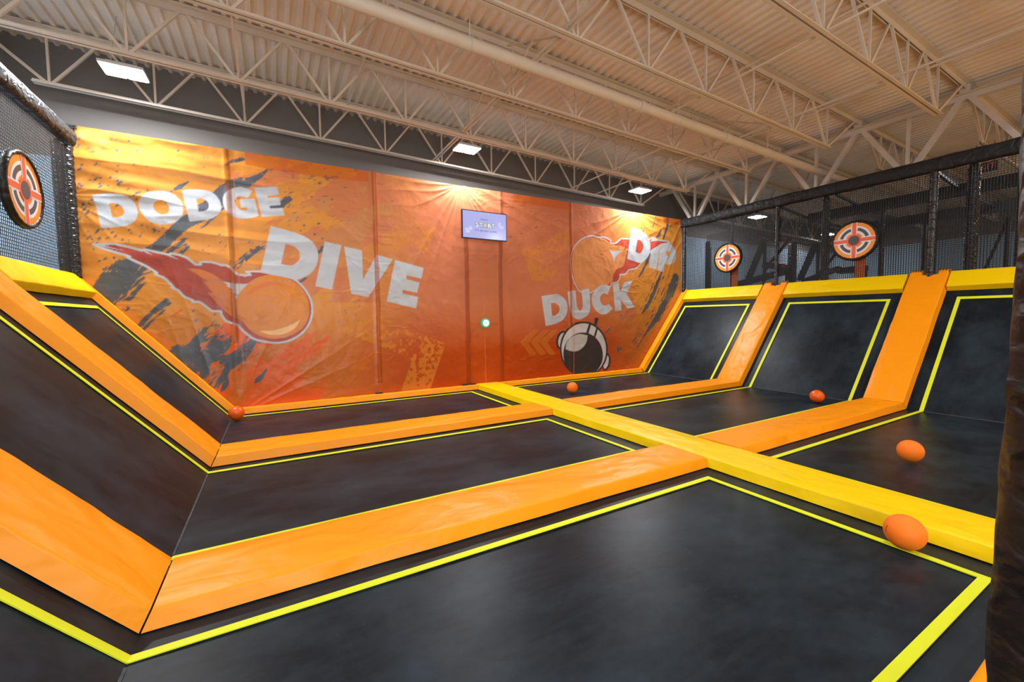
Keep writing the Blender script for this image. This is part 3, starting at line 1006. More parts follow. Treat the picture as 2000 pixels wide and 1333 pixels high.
paint(poly_px(tr([(1240, 430, 1), (1400, 440, 1), (1560, 500, 1), (1720, 600, 1), (1900, 640, 1), (2150, 640, 1), (2150, 1100, 1), (1850, 1080, 1), (1700, 960, 1), (1640, 900, 1), (1500, 740, 1), (1580, 760, 1), (1450, 600, 1), (1520, 610, 1)], cF, sF)), s2l((214, 130, 66)), .75)
bc = [(420 + x * .1275, 510 + y * .1275) for x, y in ((345, 580), (420, 440), (540, 320), (700, 240), (900, 212), (1100, 260), (1270, 370), (1390, 520), (1440, 690), (1430, 860), (1350, 1010), (1220, 1110), (1050, 1175), (880, 1190), (700, 1150), (540, 1060), (410, 900), (340, 740))]
paint(poly_px(bc), s2l((214, 130, 44)))
paint(poly_px(tr([(470, 540, 1), (560, 430), (740, 340), (900, 320), (1110, 392, 1), (920, 372), (760, 402), (600, 470)], cG, sG)), s2l((214, 108, 52)), .8)
paint(poly_px(tr([(680, 1075, 1), (900, 1062), (1120, 1000), (1305, 898, 1), (1220, 1030), (1060, 1115), (900, 1135), (780, 1112)], cG, sG)), s2l((236, 190, 130)), .9)
paint(poly_px(tr([(112, 315, 1), (330, 355, 1), (505, 352, 1), (420, 440), (347, 527, 1), (290, 490, 1), (245, 460, 1), (312, 468, 1), (175, 380, 1), (210, 375, 1)], cG, sG)), WHITE)
paint(poly_px(tr([(300, 535, 1), (345, 540, 1), (335, 590, 1)], cG, sG)), WHITE)
LINE_ = np.zeros((NZF, NXF), bool)
P_ = [tuple(p) for p in crom(fl)]
paint(stroke_px(P_, closed=True, w=.034), WHITE)
for sp_ in ([(1010, 255, 1), (1150, 325, 1), (1000, 275, 1)], [(690, 195, 1), (800, 265, 1), (680, 215, 1)], [(130, 128, 1), (440, 208, 1), (120, 145, 1)]):
    paint(poly_px(tr(sp_, cF, sF)), WHITE)
# the far flaming ball beside DIP
c9, s9 = (1100, 430), .12
fr = tr([(105, 650), (125, 540), (190, 410), (300, 310), (450, 262), (570, 287), (650, 280), (745, 322, 1), (765, 345, 1), (760, 375), (830, 385), (930, 305, 1), (1060, 310, 1), (1395, 320, 1), (1450, 282, 1), (1530, 330, 1), (1680, 345, 1), (1720, 375, 1), (1590, 395, 1), (1420, 500, 1), (1250, 705, 1), (1180, 785), (1060, 815), (1000, 880), (910, 890, 1), (905, 960), (860, 1015), (780, 1028), (740, 1090), (560, 1130), (400, 1190), (270, 1165), (210, 1090), (150, 960), (112, 800)], c9, s9)
paint(poly_px(fr), s2l((184, 76, 62)), .95)
paint(poly_px(tr([(120, 640), (200, 420), (330, 320), (450, 290), (640, 300), (780, 400), (900, 420), (1040, 470, 1), (1000, 640, 1), (960, 760), (860, 800), (800, 900), (770, 1010), (600, 1110), (400, 1170), (280, 1150), (170, 960)], c9, s9)), s2l((218, 146, 90)), .9)
paint(poly_px(tr([(740, 485, 1), (790, 510, 1), (940, 505, 1), (870, 570, 1), (835, 610, 1), (812, 692, 1), (790, 590, 1)], c9, s9)), WHITE)
paint(stroke_px([tuple(p) for p in crom(fr)], closed=True, w=.034), WHITE)
paint(poly_px(tr([(1410, 350, 1), (1450, 282, 1), (1540, 332, 1), (1480, 345, 1)], c9, s9)), WHITE)
# plain space helmet print
cH, sH = (1060, 610), .105
DK = s2l((62, 56, 56))
LG = s2l((206, 202, 202))
def ell(cx, cy, rx, ry, rot=0, n=40):
    o = []
    for k in range(n):
        a = 2 * math.pi * k / n
        x_, y_ = rx * math.cos(a), ry * math.sin(a)
        o.append((cx + x_ * math.cos(rot) - y_ * math.sin(rot), cy + x_ * math.sin(rot) + y_ * math.cos(rot)))
    return o
for q, c in ((ell(345, 520, 105, 175, .2), DK), (ell(355, 525, 75, 140, .2), LG), (ell(1170, 930, 75, 160, .2), DK), (ell(1165, 930, 45, 125, .2), LG),
             ([(945, 240, 1), (950, 115, 1), (985, 102), (1028, 120, 1), (985, 260, 1)], DK),
             (ell(752, 690, 446, 518, -.05), DK), (ell(752, 695, 414, 486, -.05), LG), (ell(738, 790, 368, 412, -.08), DK),
             ([(850, 200, 1), (890, 215, 1), (830, 420, 1), (790, 400, 1)], DK), ([(985, 285, 1), (1018, 305, 1), (960, 490, 1), (930, 465, 1)], DK),
             ([(412, 690, 1), (430, 580), (500, 480), (600, 425), (690, 408), (822, 435, 1), (800, 560), (720, 670), (620, 725), (520, 725)], s2l((190, 188, 186)))):
    paint(poly_px(tr(q, cH, sH)), c)
# lettering
c1, k1 = (170, 350), .1
c2, k2 = (370, 350), .1
c3, k3 = (500, 430), .1125
c4, k4 = (660, 460), .1125
c5, k5 = (1040, 540), .105
LET = [
 (tr([(122, 325, 1), (330, 297), (500, 292), (640, 305), (790, 345), (925, 455), (992, 600), (1000, 710), (960, 815), (850, 895), (700, 938), (500, 955), (298, 962, 1)], c1, k1),
  tr([(440, 482, 1), (570, 484), (680, 530), (735, 620), (735, 680), (690, 735), (600, 757), (512, 758, 1)], c1, k1)),
 (tr([(1420, 235), (1600, 260), (1760, 350), (1860, 480), (1885, 600), (1870, 720), (1790, 810), (1680, 870), (1500, 900), (1330, 880), (1180, 790), (1080, 670), (1030, 560), (1022, 450), (1070, 360), (1160, 290), (1280, 250)], c1, k1),
  tr([(1455, 420), (1550, 460), (1605, 530), (1615, 600), (1590, 670), (1520, 700), (1440, 695), (1360, 650), (1315, 580), (1308, 500), (1350, 445)], c1, k1)),
 ([(355.5, 373, 1), (372, 371), (390, 371), (403, 372.5), (418, 379), (427, 389), (432, 400), (432.5, 408), (429, 417), (420, 425), (407, 430), (390, 432), (371, 434, 1)],
  tr([(132, 395, 1), (230, 385), (310, 410), (365, 465), (385, 540), (370, 590), (310, 630), (190, 648, 1)], c2, k2)),
 (tr([(1235, 240, 1), (1120, 187), (960, 160), (800, 205), (690, 290), (650, 400), (665, 510), (710, 610), (800, 710), (920, 765), (1080, 780), (1230, 760), (1350, 728, 1), (1275, 385, 1), (985, 405, 1), (1010, 565, 1), (1125, 560, 1), (1142, 608, 1), (1030, 615), (950, 570), (900, 490), (890, 420), (930, 355), (1020, 340), (1140, 380, 1)], c2, k2), None),
 (tr([(1270, 178, 1), (1715, 160, 1), (1750, 315, 1), (1520, 335, 1), (1530, 378, 1), (1752, 362, 1), (1785, 512, 1), (1560, 530, 1), (1575, 582, 1), (1815, 568, 1), (1858, 715, 1), (1415, 748, 1)], c2, k2), None),
 (tr([(255, 110, 1), (480, 165), (700, 232), (860, 300), (980, 390), (1050, 500), (1078, 620), (1060, 750), (1010, 860), (920, 950), (800, 1010), (680, 1045, 1), (560, 992), (420, 955), (250, 940), (85, 885, 1)], c3, k3),
  tr([(510, 420, 1), (620, 445), (710, 500), (760, 580), (755, 680), (700, 750), (620, 790), (530, 787), (435, 765, 1)], c3, k3)),
 (tr([(1190, 375, 1), (1480, 440, 1), (1315, 1210, 1), (1028, 1150, 1)], c3, k3), None),
 (tr([(105, 195, 1), (412, 265, 1), (432, 770, 1), (665, 338, 1), (945, 420, 1), (520, 1075, 1), (225, 1010, 1)], c4, k4), None),
 (tr([(985, 430, 1), (1480, 570, 1), (1440, 755, 1), (1175, 695, 1), (1182, 765, 1), (1410, 822, 1), (1370, 1000, 1), (1115, 945, 1), (1115, 1010, 1), (1385, 1075, 1), (1350, 1268, 1), (840, 1150, 1)], c4, k4), None),
 (tr([(155, 370, 1), (320, 343), (450, 335), (540, 380), (610, 460), (638, 570), (625, 690), (570, 790), (470, 860), (350, 900), (232, 925, 1)], c5, k5),
  tr([(330, 500, 1), (400, 495), (460, 530), (488, 590), (480, 660), (440, 710), (400, 735), (350, 740, 1)], c5, k5)),
 (tr([(640, 288, 1), (785, 265, 1), (805, 520), (830, 600), (870, 640), (910, 600), (920, 500), (900, 250, 1), (1035, 225, 1), (1060, 480), (1055, 620), (1010, 720), (930, 780), (850, 805), (760, 770), (700, 690), (670, 560)], c5, k5), None),
 (tr([(1445, 185, 1), (1320, 158), (1220, 190), (1140, 280), (1090, 400), (1100, 520), (1150, 620), (1230, 690), (1310, 710), (1390, 680), (1480, 600, 1), (1405, 515, 1), (1350, 545), (1290, 535), (1250, 470), (1245, 400), (1280, 335), (1330, 318), (1382, 340, 1)], c5, k5), None),
 (tr([(1480, 150, 1), (1590, 125, 1), (1615, 300, 1), (1690, 110, 1), (1835, 85, 1), (1740, 340, 1), (1885, 575, 1), (1750, 605, 1), (1628, 430, 1), (1640, 635, 1), (1525, 645, 1)], c5, k5), None),
 (tr([(1095, 115, 1), (1200, 155), (1310, 215), (1385, 320), (1405, 430), (1385, 560), (1330, 650), (1250, 700), (1140, 670), (1030, 635, 1)], c9, s9),
  tr([(1190, 320, 1), (1250, 340), (1290, 420), (1275, 500), (1235, 545), (1165, 525, 1)], c9, s9)),
 (tr([(1410, 515, 1), (1560, 425, 1), (1502, 805, 1), (1388, 778, 1)], c9, s9), None),
 (tr([(1572, 402, 1), (1690, 382), (1780, 440), (1825, 540), (1815, 640), (1770, 710), (1700, 728), (1640, 708, 1), (1615, 855, 1), (1518, 812, 1)], c9, s9),
  tr(ell(1690, 546, 30, 44), c9, s9)),
]
for o_, h_ in LET:
    paint(poly_px(o_, [h_] if h_ else ()), WHITE)
# dark strips painted where the banner loses its sheen, and the top hem
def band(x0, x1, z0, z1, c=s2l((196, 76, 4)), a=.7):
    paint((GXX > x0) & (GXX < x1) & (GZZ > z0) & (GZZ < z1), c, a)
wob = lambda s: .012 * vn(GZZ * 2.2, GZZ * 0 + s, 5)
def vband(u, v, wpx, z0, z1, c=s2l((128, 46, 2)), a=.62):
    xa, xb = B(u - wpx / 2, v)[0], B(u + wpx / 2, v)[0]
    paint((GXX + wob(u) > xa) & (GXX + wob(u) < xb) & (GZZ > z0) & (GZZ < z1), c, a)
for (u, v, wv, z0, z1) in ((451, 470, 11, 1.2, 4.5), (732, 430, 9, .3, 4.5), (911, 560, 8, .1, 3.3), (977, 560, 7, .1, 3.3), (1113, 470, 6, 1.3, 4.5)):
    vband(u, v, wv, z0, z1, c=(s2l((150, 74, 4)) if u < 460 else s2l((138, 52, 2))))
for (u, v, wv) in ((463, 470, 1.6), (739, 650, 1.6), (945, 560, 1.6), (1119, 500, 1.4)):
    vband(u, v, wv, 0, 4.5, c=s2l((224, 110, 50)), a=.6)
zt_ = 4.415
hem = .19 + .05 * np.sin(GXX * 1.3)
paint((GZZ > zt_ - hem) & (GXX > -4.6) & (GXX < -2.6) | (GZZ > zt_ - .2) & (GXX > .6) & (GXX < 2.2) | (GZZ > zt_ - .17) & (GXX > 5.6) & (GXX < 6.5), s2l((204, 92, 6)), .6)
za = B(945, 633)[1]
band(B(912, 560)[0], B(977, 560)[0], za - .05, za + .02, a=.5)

# sheet mesh with its folds
NX, NZ = NXF // 2, NZF // 2
C_ = IMG.reshape(NZ, 2, NX, 2, 3).mean((1, 3))
xs = gx.reshape(NX, 2).mean(1)
zs = gz.reshape(NZ, 2).mean(1)
BX, BZ = np.meshgrid(xs, zs)
def folds(x, z):
    h = 0.012 * fbm(x * .7, z * .9, 41, 3)
    for (cx_, cz_, n_, am, rr) in ((-.68, 4.45, 11, .010, 1.9), (4.4, 4.5, 10, .011, 1.9), (-6.9, 3.4, 7, .005, 1.3), (6.6, 4.6, 8, .008, 1.5), (-5.0, -.1, 9, .008, 1.6)):
        dx, dz = x - cx_, z - cz_
        r_ = np.hypot(dx, dz)
        th = np.arctan2(dz, dx)
        w = np.exp(-r_ / rr) * np.clip(r_ / .5, 0, 1)
        ph = th * n_ + 2.5 * vn(th * 3 + cx_, r_ * .5, 7)
        h = h + am * w * (1 - np.abs(np.sin(ph)) ** .7) * 2
    left = np.clip((-2.9 - x) / 1.6, 0, 1) * np.clip((z - 2.2) / .8, 0, 1)
    h = h + left * .022 * (1 - np.abs(fbm(x * .45, z * 2.3 + .12 * x, 51, 3)) * 2.2)
    crease = np.abs(fbm(x * 1.1 + .6 * fbm(x, z, 5, 2), z * 2.6, 81, 4, .6))
    h = h + .0035 * np.exp(-(crease / .05) ** 2) * np.clip(fbm(x * .8 + 5, z * .9, 91, 2) * 2 + .4, 0, 1.2)
    h = h + .003 * fbm(x * 5, z * 5, 61, 3)
    h = h + .004 * (1 - np.abs(fbm(x * 1.7 + z * .4, z * 1.4, 71, 3)) * 2.5)
    # ridges along the painted dark strips
    for u in (451, 732, 911, 977, 1113):
        xx = B(u, 500)[0]
        h = h + .012 * np.exp(-((x - xx) / .05) ** 2)
    return h
D_ = folds(BX, BZ)
D_ = D_ - D_.min()
ym = -(0.015 + D_ * .9)
VV = np.stack([BX, ym, BZ], -1).reshape(-1, 3)
ci, cj = np.meshgrid(np.arange(NX - 1), np.arange(NZ - 1))
q0 = (cj * NX + ci).ravel()
F_ = np.stack([q0, q0 + 1, q0 + NX + 1, q0 + NX], -1)
def big_mesh(name, V_, F_, cols=None):
    me = bpy.data.meshes.new(name)
    me.vertices.add(len(V_))
    me.vertices.foreach_set('co', V_.astype(np.float32).ravel())
    me.loops.add(F_.size)
    me.loops.foreach_set('vertex_index', F_.astype(np.int32).ravel())
    me.polygons.add(len(F_))
    me.polygons.foreach_set('loop_start', np.arange(0, F_.size, 4, dtype=np.int32))
    me.polygons.foreach_set('use_smooth', np.ones(len(F_), bool))
    me.update(calc_edges=True)
    if cols is not None:
        a = me.color_attributes.new('print', 'FLOAT_COLOR', 'POINT')
        a.data.foreach_set('color', np.concatenate([cols.reshape(-1, 3), np.ones((len(V_), 1))], 1).astype(np.float32).ravel())
    return me
org = np.array([(bx0 + bx1) / 2, 0, bz0])
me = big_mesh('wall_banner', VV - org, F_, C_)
mbn = mat('printed_vinyl', (0.7, 0.3, 0.05), 0.30, spec=0.25, bump=[((5, 5, 5), .25, .02), ((26, 26, 26), .12, .004)])
nt = mbn.node_tree
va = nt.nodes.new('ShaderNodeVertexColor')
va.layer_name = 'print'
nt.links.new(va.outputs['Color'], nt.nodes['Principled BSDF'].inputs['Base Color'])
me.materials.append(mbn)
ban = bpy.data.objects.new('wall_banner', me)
COL.objects.link(ban)
ban.location = org
tag(ban, 'huge orange printed vinyl banner reading DODGE DIVE DUCK DIP on the end wall', 'banner')
# rod in the top hem, webbing tabs at the foot
MB().tube([(bx0 - .02, .03, 4.40), (bx1 + .02, .03, 4.40)], .022, 10).build('hem_rod', M['black'], ban)
for u, v in ((740, 766), (908, 751), (922, 750)):
    p = at(u, v, y=-.08)
    MB().box((p[0] - .07, -.115, HP + .006), (p[0] + .07, -.085, HP + .03)).build('webbing_tab', M['black'], ban)

# ------------------------------------------------------------------ screen and button on the banner
sx0, sx1, sz0, sz1, sy = -0.745, 0.335, 3.275, 3.88, -0.19
tv = empty('display_screen', ((sx0 + sx1) / 2, sy, sz0), 'lit lavender screen reading PRESS START TO BEGIN GAME, mounted on the banner', 'screen')
MB().box((sx0, sy, sz0), (sx1, sy + .05, sz1)).build('bezel', M['bezel'], tv)
MB().box((sx0 + .018, sy - .004, sz0 + .022), (sx1 - .018, sy - .0005, sz1 - .018)).build('panel', M['screen'], tv)
MB().box((sx0 + .3, sy + .05, sz0 + .12), (sx1 - .3, -.09, sz1 - .12)).build('wall_bracket', M['black'], tv)
RX = (math.pi / 2, 0, 0)
cx_ = (sx0 + sx1) / 2
font('PRESS', .052, (cx_ - .02, sy - .006, sz0 + .425), RX, M['scr_dark'], 'press_text', tv, .0015, wscale=1.35)
for i, ch in enumerate('START'):
    font(ch, .125, (cx_ + (i - 2) * .098, sy - .0055, sz0 + .305), RX, M['scr_dark'], 'start_letter_outline', tv, .001, offset=.012)
    font(ch, .125, (cx_ + (i - 2) * .098, sy - .0075, sz0 + .305), RX, M['scr_lime'] if ch == 'A' else M['scr_white'], 'start_letter', tv, .0015, offset=.003)
font('TO BEGIN GAME', .055, (cx_ + .02, sy - .006, sz0 + .185), RX, M['scr_dark'], 'begin_text', tv, .0015, wscale=1.3)
m = MB()
for (x, z, w, h) in ((-.62, .17, .1, .1), (-.55, .22, .07, .07), (.2, .3, .1, .07), (.15, .35, .06, .1)):
    m.box((x - w / 2 + .0, sy - .0058, sz0 + z - h / 2), (x + w / 2, sy - .0045, sz0 + z + h / 2))
m.box((cx_ - .11, sy - .0058, sz0 + .515), (cx_ + .09, sy - .0045, sz0 + .565))
m.build('pale_squares', M['scr_pale'], tv)
m = MB()
m.box((cx_ - .1, sy - .0072, sz0 + .522), (cx_ + .08, sy - .006, sz0 + .530))
m.box((cx_ - .1, sy - .0072, sz0 + .550), (cx_ + .08, sy - .006, sz0 + .557))
m.build('header_rule', M['scr_dark'], tv)

bx_, bz_, by_ = -0.175, 1.46, -0.10
bt = empty('start_button', (bx_, by_, bz_ - .1), 'round lit start button with green ring low on the banner under the screen', 'button')
def disc_y(r0, r1, y0, y1, n=36):
    m = MB()
    vs, fs = [], []
    for y_ in (y0, y1):
        for r_ in (r0, r1):
            for k in range(n):
                a = 2 * math.pi * k / n
                vs.append((bx_ + r_ * math.cos(a), y_, bz_ + r_ * math.sin(a)))
    for k in range(n):
        j = (k + 1) % n
        fs += [(k, j, n + j, n + k), (2 * n + k, 3 * n + k, 3 * n + j, 2 * n + j), (n + k, n + j, 3 * n + j, 3 * n + k), (k, 2 * n + k, 2 * n + j, j)]
    return m.add(vs, fs)
disc_y(.072, .1, by_, -.02).build('green_ring', M['btn_green'], bt, smooth=40)
disc_y(.001, .072, by_ - .006, -.03).build('push_cap', M['btn_white'], bt, smooth=40)
font('START', .03, (bx_, by_ - .008, bz_), RX, M['t_dark'], 'cap_text', bt, .001)

# ------------------------------------------------------------------ nets, rails and padded posts
def net(name, x, y0, y1, z0, z1, p, w, lab, parent=None, dx=0.0):
    m = MB()
    y = y0
    while y > y1:
        m.bar((x, y, z0), (x, y, z1), w, w * .8, side=(0, 1, 0))
        y -= p
    z = z0
    while z < z1:
        m.bar((x + w * .5, y0, z), (x + w * .5, y1, z), w, w * .8, side=(0, 0, 1))
        z += p
    o = m.build(name, M['cord'], parent)
    if lab:
        tag(o, lab, 'safety net', 'black safety nets')
    return o
ZN = 2.30
net('safety_net', NETL, -0.06, -9.2, ZN, 4.12, .038, .0062, 'black mesh safety net above the one-target slope')
net('safety_net', NETR + .02, -0.03, -9.2, ZN, 4.15, .038, .008, 'black mesh safety net behind the two targets')
net('safety_net', 8.0, 0.28, -9.2, 1.2, 4.15, .045, .0075, 'second black mesh net beyond the two-target net')

def rail(x, ya, yb, z0, z1, w, lab, m='rail_wrap'):
    mb = MB()
    n = 160
    vs, fs = [], []
    K = 14
    for i in range(n + 1):
        y = ya + (yb - ya) * i / n
        for k in range(K):
            a = 2 * math.pi * k / K
            rr = 1 + .10 * mnoise.noise(Vector((y * 5 + a * 1.5, math.cos(a) * 1.5, math.sin(a) * 1.5)))
            ca, sa = math.cos(a), math.sin(a)
            ca, sa = math.copysign(abs(ca) ** .55, ca), math.copysign(abs(sa) ** .55, sa)
            vs.append((x + w / 2 * ca * rr, y, (z0 + z1) / 2 + (z1 - z0) / 2 * sa * rr))
    for i in range(n):
        for k in range(K):
            a, b = i * K + k, i * K + (k + 1) % K
            fs.append((a, b, b + K, a + K))
    fs.append(tuple(range(K)))
    fs.append(tuple(n * K + k for k in range(K - 1, -1, -1)))
    mb.add(vs, fs)
    return tag(mb.build('net_rail', M[m], smooth=60), lab, 'padded rail', 'padded top rails of the nets')
rail(NETL, -0.02, -9.2, 4.13, 4.34, .17, 'black vinyl wrapped top rail of the one-target net')
rail(NETR, -0.02, -9.2, 4.16, 4.41, .20, 'black vinyl wrapped top rail of the two-target net')

def post(x, y, z0, z1, r, lab, twist=True, name='padded_post', rb=None, m='black_vinyl', tilt=0.0, amp=.05):
    mb = MB()
    n = int((z1 - z0) / .022)
    K = 24
    vs, fs = [], []
    for i in range(n + 1):
        f = i / n
        z = z0 + (z1 - z0) * f
        R = (rb or r) * (1 - f) + r * f
        if f < .01 or f > .99:
            R *= .8
        for k in range(K):
            a = 2 * math.pi * k / K
            if twist:
                rr = 1 + amp * math.sin(z * 62 + a * 2 + 1.5 * mnoise.noise(Vector((z * 2, a, x))))
            else:
                q = Vector((math.cos(a) * 1.6 + z * .7, math.sin(a) * 1.6, z * 3.2 + x))
                rr = 1 + amp * mnoise.noise(q) + amp * .5 * mnoise.noise(q * 2.7)
            vs.append((x + R * rr * math.cos(a), y + R * rr * math.sin(a), z))
    for i in range(n):
        for k in range(K):
            a, b = i * K + k, i * K + (k + 1) % K
            fs.append((a, b, b + K, a + K))
    fs.append(tuple(range(K - 1, -1, -1)))
    fs.append(tuple(n * K + k for k in range(K)))
    mb.add(vs, fs)
    return tag(mb.build(name, M[m], smooth=70), lab, 'post', 'black posts of the net frames')
post(NETL - .02, -0.09, 2.2, 4.1, .075, 'black twisted padded corner post between the one-target net and the banner')
m = MB()
for k in range(3):
    m.box((NETL - .06 + k * .045, -.10, 4.16), (NETL - .025 + k * .045, -.03, 4.38))
m.box((NETL - .08, -.09, 4.36), (NETL + .1, -.05, 4.41))
tag(m.build('rail_bracket', M['black_vinyl']), 'black ribbed bracket at the top corner of banner and one-target net', 'bracket')
post(NETL - .09, -0.20, 2.2, 4.14, .05, 'thin black padded strip post next to the twisted corner post', twist=False)
post(NETR, -0.10, 2.24, 4.2, .055, 'black corner post where the banner meets the two-target net', twist=False)
post(NETR + .2, 0.06, -.95, 4.2, .05, 'second black corner post just behind the banner corner', twist=False)
post(NETR + .2, -1.47, -.95, 4.2, .04, 'thin black post behind the smaller target of the two', twist=False)
post(NETR, YC[0] - .02, 2.18, 4.2, .045, 'black net post standing in the notch nearest the banner', twist=False)
post(NETR + .25, -3.67, -.95, 4.2, .075, 'thick black padded post between the two targets', twist=True)
post(NETR, YC[1] - .02, 2.18, 4.2, .062, 'black net post standing in the second notch from the banner', twist=False)
post(NETR + .25, -5.97, -.95, 4.2, .085, 'thick black padded post farthest from the banner on the two-target net', twist=True)
post(NETR + .2, -6.55, -.95, 4.2, .06, 'black net post half hidden behind the blurred near post', twist=False)
post(-2.5, -8.31, 0.11, 3.6, .118, 'huge wrinkled black vinyl post close to the camera', twist=False, rb=.135, m='black_wrap', amp=.10)

# targets
def target(x, y, z, R, sgn, lab, yaw=0.0):
    t = empty('net_target', (x, y, z), lab, 'target', 'round orange targets on the nets')
    th = .06
    def P(r, a, d):                       # face looks along sgn*x
        return (x + sgn * d, y + r * math.cos(a), z + r * math.sin(a))
    K = 64
    m = MB()                              # padded rim
    prof_ = [(R * .90, th), (R * .95, th + .018), (R, th + .012), (R * 1.03, th - .02), (R * 1.03, .02), (R, 0), (R * .9, 0)]
    vs, fs = [], []
    for k in range(K):
        a = 2 * math.pi * k / K
        for r_, d in prof_:
            vs.append(P(r_ * (1 + .008 * math.sin(a * 23)), a, d))
    n = len(prof_)
    for k in range(K):
        for j in range(n):
            a, b = k * n + j, k * n + (j + 1) % n
            c, d = ((k + 1) % K) * n + (j + 1) % n, ((k + 1) % K) * n + j
            fs.append((a, b, c, d))
    m.add(vs, fs)
    m.build('padded_rim', M['black_wrap'], t, smooth=60)
    F = R * .92
    m = MB()
    vs = [P(0, 0, th)] + [P(F, 2 * math.pi * k / K, th) for k in range(K)]
    vs += [P(0, 0, .01)] + [P(F, 2 * math.pi * k / K, .01) for k in range(K)]
    fs = [(0, 1 + k, 1 + (k + 1) % K) for k in range(K)] + [(K + 1, K + 2 + (k + 1) % K, K + 2 + k) for k in range(K)]
    fs += [(1 + k, K + 2 + k, K + 2 + (k + 1) % K, 1 + (k + 1) % K) for k in range(K)]
    m.add(vs, fs, 0)
    def ring(r0, r1, a0, a1, d, mi):
        nn = max(4, int((a1 - a0) / .1))
        vs = []
        for k in range(nn + 1):
            a = a0 + (a1 - a0) * k / nn
            vs += [P(r0, a, d), P(r1, a, d)]
        m.add(vs, [(2 * k, 2 * k + 1, 2 * k + 3, 2 * k + 2) for k in range(nn)], mi)
    e = th + .0015
    for q in range(4):
        a0, a1 = q * math.pi / 2, (q + 1) * math.pi / 2
        ring(F * .42, F * .80, a0 + .05, a1 - .05, e, 1)
        g_ = .26
        ring(F * .54, F * .70, a0 + g_, a1 - g_, e + .001, 3)
    tilt_ = .06
    for q in range(4):
        a = q * math.pi / 2
        ca, sa = math.cos(a), math.sin(a)
        for hw, mi, d in ((.135, 1, e + .0015), (.095, 2, e + .0025)):
            hw *= F
            vs = []
            for r_, s in ((F * .25, -1), (F * .985, -1), (F * .985, 1), (F * .25, 1)):
                yy, zz = r_ * ca - s * hw * sa, r_ * sa + s * hw * ca
                vs.append((x + sgn * d, y + yy, z + zz))
            m.add(vs, [(0, 1, 2, 3)], mi)
    ring(0.001, F * .345, 0, 2 * math.pi, e + .0035, 2)
    ring(0.001, F * .265, 0, 2 * math.pi, e + .0045, 3)
    m.build('face', [M['t_orange'], M['white'], M['t_red'], M['t_dark']], t)
    return t
target(NETL + .006, -1.60, 3.09, .42, 1, 'round orange crosshair target on the net above the one-target slope')
target(NETR + .012, -1.50, 3.10, .385, -1, 'smaller round crosshair target on the net nearer the banner')
target(NETR + .012, -4.33, 3.10, .405, -1, 'larger round crosshair target on the net farther from the banner')
for y, lab in ((-1.66, 'orange upright strap under the smaller target nearer the banner'), (-4.42, 'orange upright strap under the larger target farther from the banner')):
    m = MB()
    m.box((NETR + .035, y - .085, 2.0), (NETR + .055, y + .085, 2.85))
    tag(m.build('target_strap', M['strap']), lab, 'strap', 'orange straps under the targets')

# ------------------------------------------------------------------ attractions beyond the two-target net
def beam(name, p, q, w, h, lab, cat, m='black', side=None, group=None):
    return tag(MB().bar(p, q, w, h, side=side).build(name, M[m]), lab, cat, group)
beam('frame_rail', (7.9, -2.75, 4.04), (7.9, -9, 4.04), .24, .12, 'upper black horizontal rail beyond the two-target net', 'frame rail', side=(0, 0, 1))
beam('frame_rail', (10.2, -2.9, 3.96), (10.2, -9, 3.96), .22, .12, 'lower black horizontal rail far beyond the two-target net', 'frame rail', side=(0, 0, 1))
for y, nm in ((YC[0], 'first notch'), (-3.9, 'thick padded post between the targets'), (YC[1], 'second notch')):
    m = MB()
    m.bar((NETR + .1, y, 4.2), (7.85, y, 4.05), .05, .05)
    m.bar((7.95, y, 4.02), (10.15, y, 3.98), .05, .05)
    tag(m.build('cross_rail', M['black']), 'thin black cross rails running back from the ' + nm, 'frame rail', 'thin cross rails beyond the net')
post(7.9, -4.26, -.95, 3.92, .05, 'black frame post below the upper far rail', twist=False, name='frame_post')
post(7.9, 0.16, -.95, 3.92, .09, 'wide black frame post beside the end wall beyond the net', twist=False, name='frame_post')
post(10.2, -4.33, -.95, 3.85, .06, 'black frame post below the lower far rail', twist=False, name='frame_post')
post(10.2, -1.2, -.95, 3.85, .13, 'wide dark pillar behind the climbing ramps', twist=False, name='frame_post')
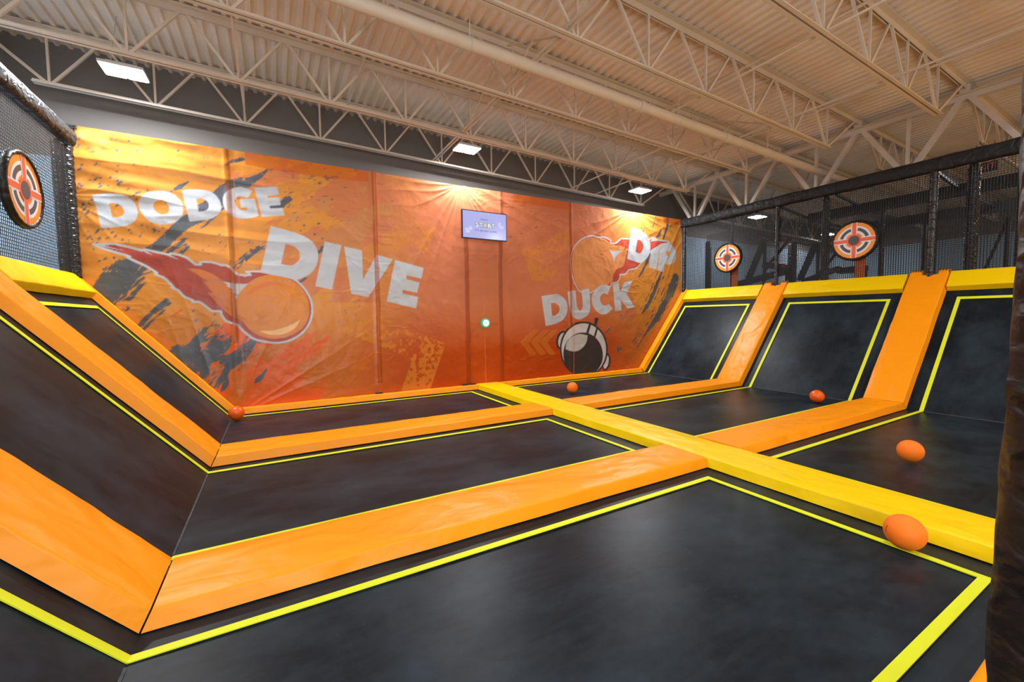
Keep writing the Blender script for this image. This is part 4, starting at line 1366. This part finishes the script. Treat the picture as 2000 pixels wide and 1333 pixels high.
def frame(lab, base, pieces):
    t = empty('climbing_frame', base, lab, 'climbing frame', 'black climbing frames beyond the net')
    for nm, a, b, x, w, dp in pieces:
        pa, pb = at(*a, x=x), at(*b, x=x)
        if nm == 'leg':
            pb = (pa[0], pa[1], -.95)
        MB().bar(pa, pb, w, dp).build(nm, M['mesh_red' if nm == 'edge_strip' else 'black'], t)
frame('black climbing frame with steep ramp and red edged platform beyond the net nearest the banner', (9, -1, -.95), (
    ('ramp', (1494, 467), (1462, 545), 9.0, .10, .2), ('leg', (1494, 467), (1497, 515), 9.0, .07, .07), ('handrail', (1545, 463), (1492, 530), 9.3, .07, .07),
    ('low_ramp', (1440, 556), (1545, 528), 9.0, .16, .25), ('platform', (1496, 518), (1545, 524), 9.15, .18, .4), ('leg', (1540, 520), (1540, 530), 9.0, .12, .12),
    ('edge_strip', (1502, 468), (1540, 472), 8.9, .05, .07), ('edge_strip', (1517, 519), (1541, 522), 8.85, .05, .07)))
frame('black climbing frame with steep ramp behind the larger target', (9, -3, -.95), (
    ('ramp', (1594, 475), (1562, 548), 9.0, .09, .2), ('low_ramp', (1570, 550), (1640, 524), 9.0, .10, .25), ('leg', (1598, 480), (1600, 530), 9.0, .06, .06),
    ('platform', (1640, 530), (1690, 524), 9.1, .14, .4), ('leg', (1688, 524), (1688, 540), 9.0, .1, .1), ('edge_strip', (1622, 530), (1640, 529), 8.85, .05, .07),
    ('handrail', (1640, 487), (1600, 535), 9.3, .06, .06)))
frame('thin slanting black bar on a leg beyond the net near the blurred post', (9, -6, -.95), (
    ('slanting_bar', (1970, 425), (1920, 535), 9.0, .05, .05), ('leg', (1970, 425), (1970, 500), 9.0, .06, .06)))
p = at(1922, 327, x=10.5)
ex = empty('exit_sign', p - np.array([0, 0, .12]), 'dim red exit sign high beyond the net beside the thick padded post', 'sign')
for sy_ in (-.15, .15):
    MB().tube([(p[0] + .03, p[1] + sy_, p[2] + .11), (p[0] + .03, p[1] + sy_, ZROOF(p[0]) + .08)], .006, 6).build('hanger_rod', M['black'], ex)
MB().box((p[0], p[1] - .2, p[2] - .11), (p[0] + .06, p[1] + .2, p[2] + .11)).build('sign_box', M['black'], ex)
font('EXIT', .19, (p[0] - .004, p[1], p[2]), (math.pi / 2, 0, -math.pi / 2), M['red_exit'], 'sign_text', ex, .002)
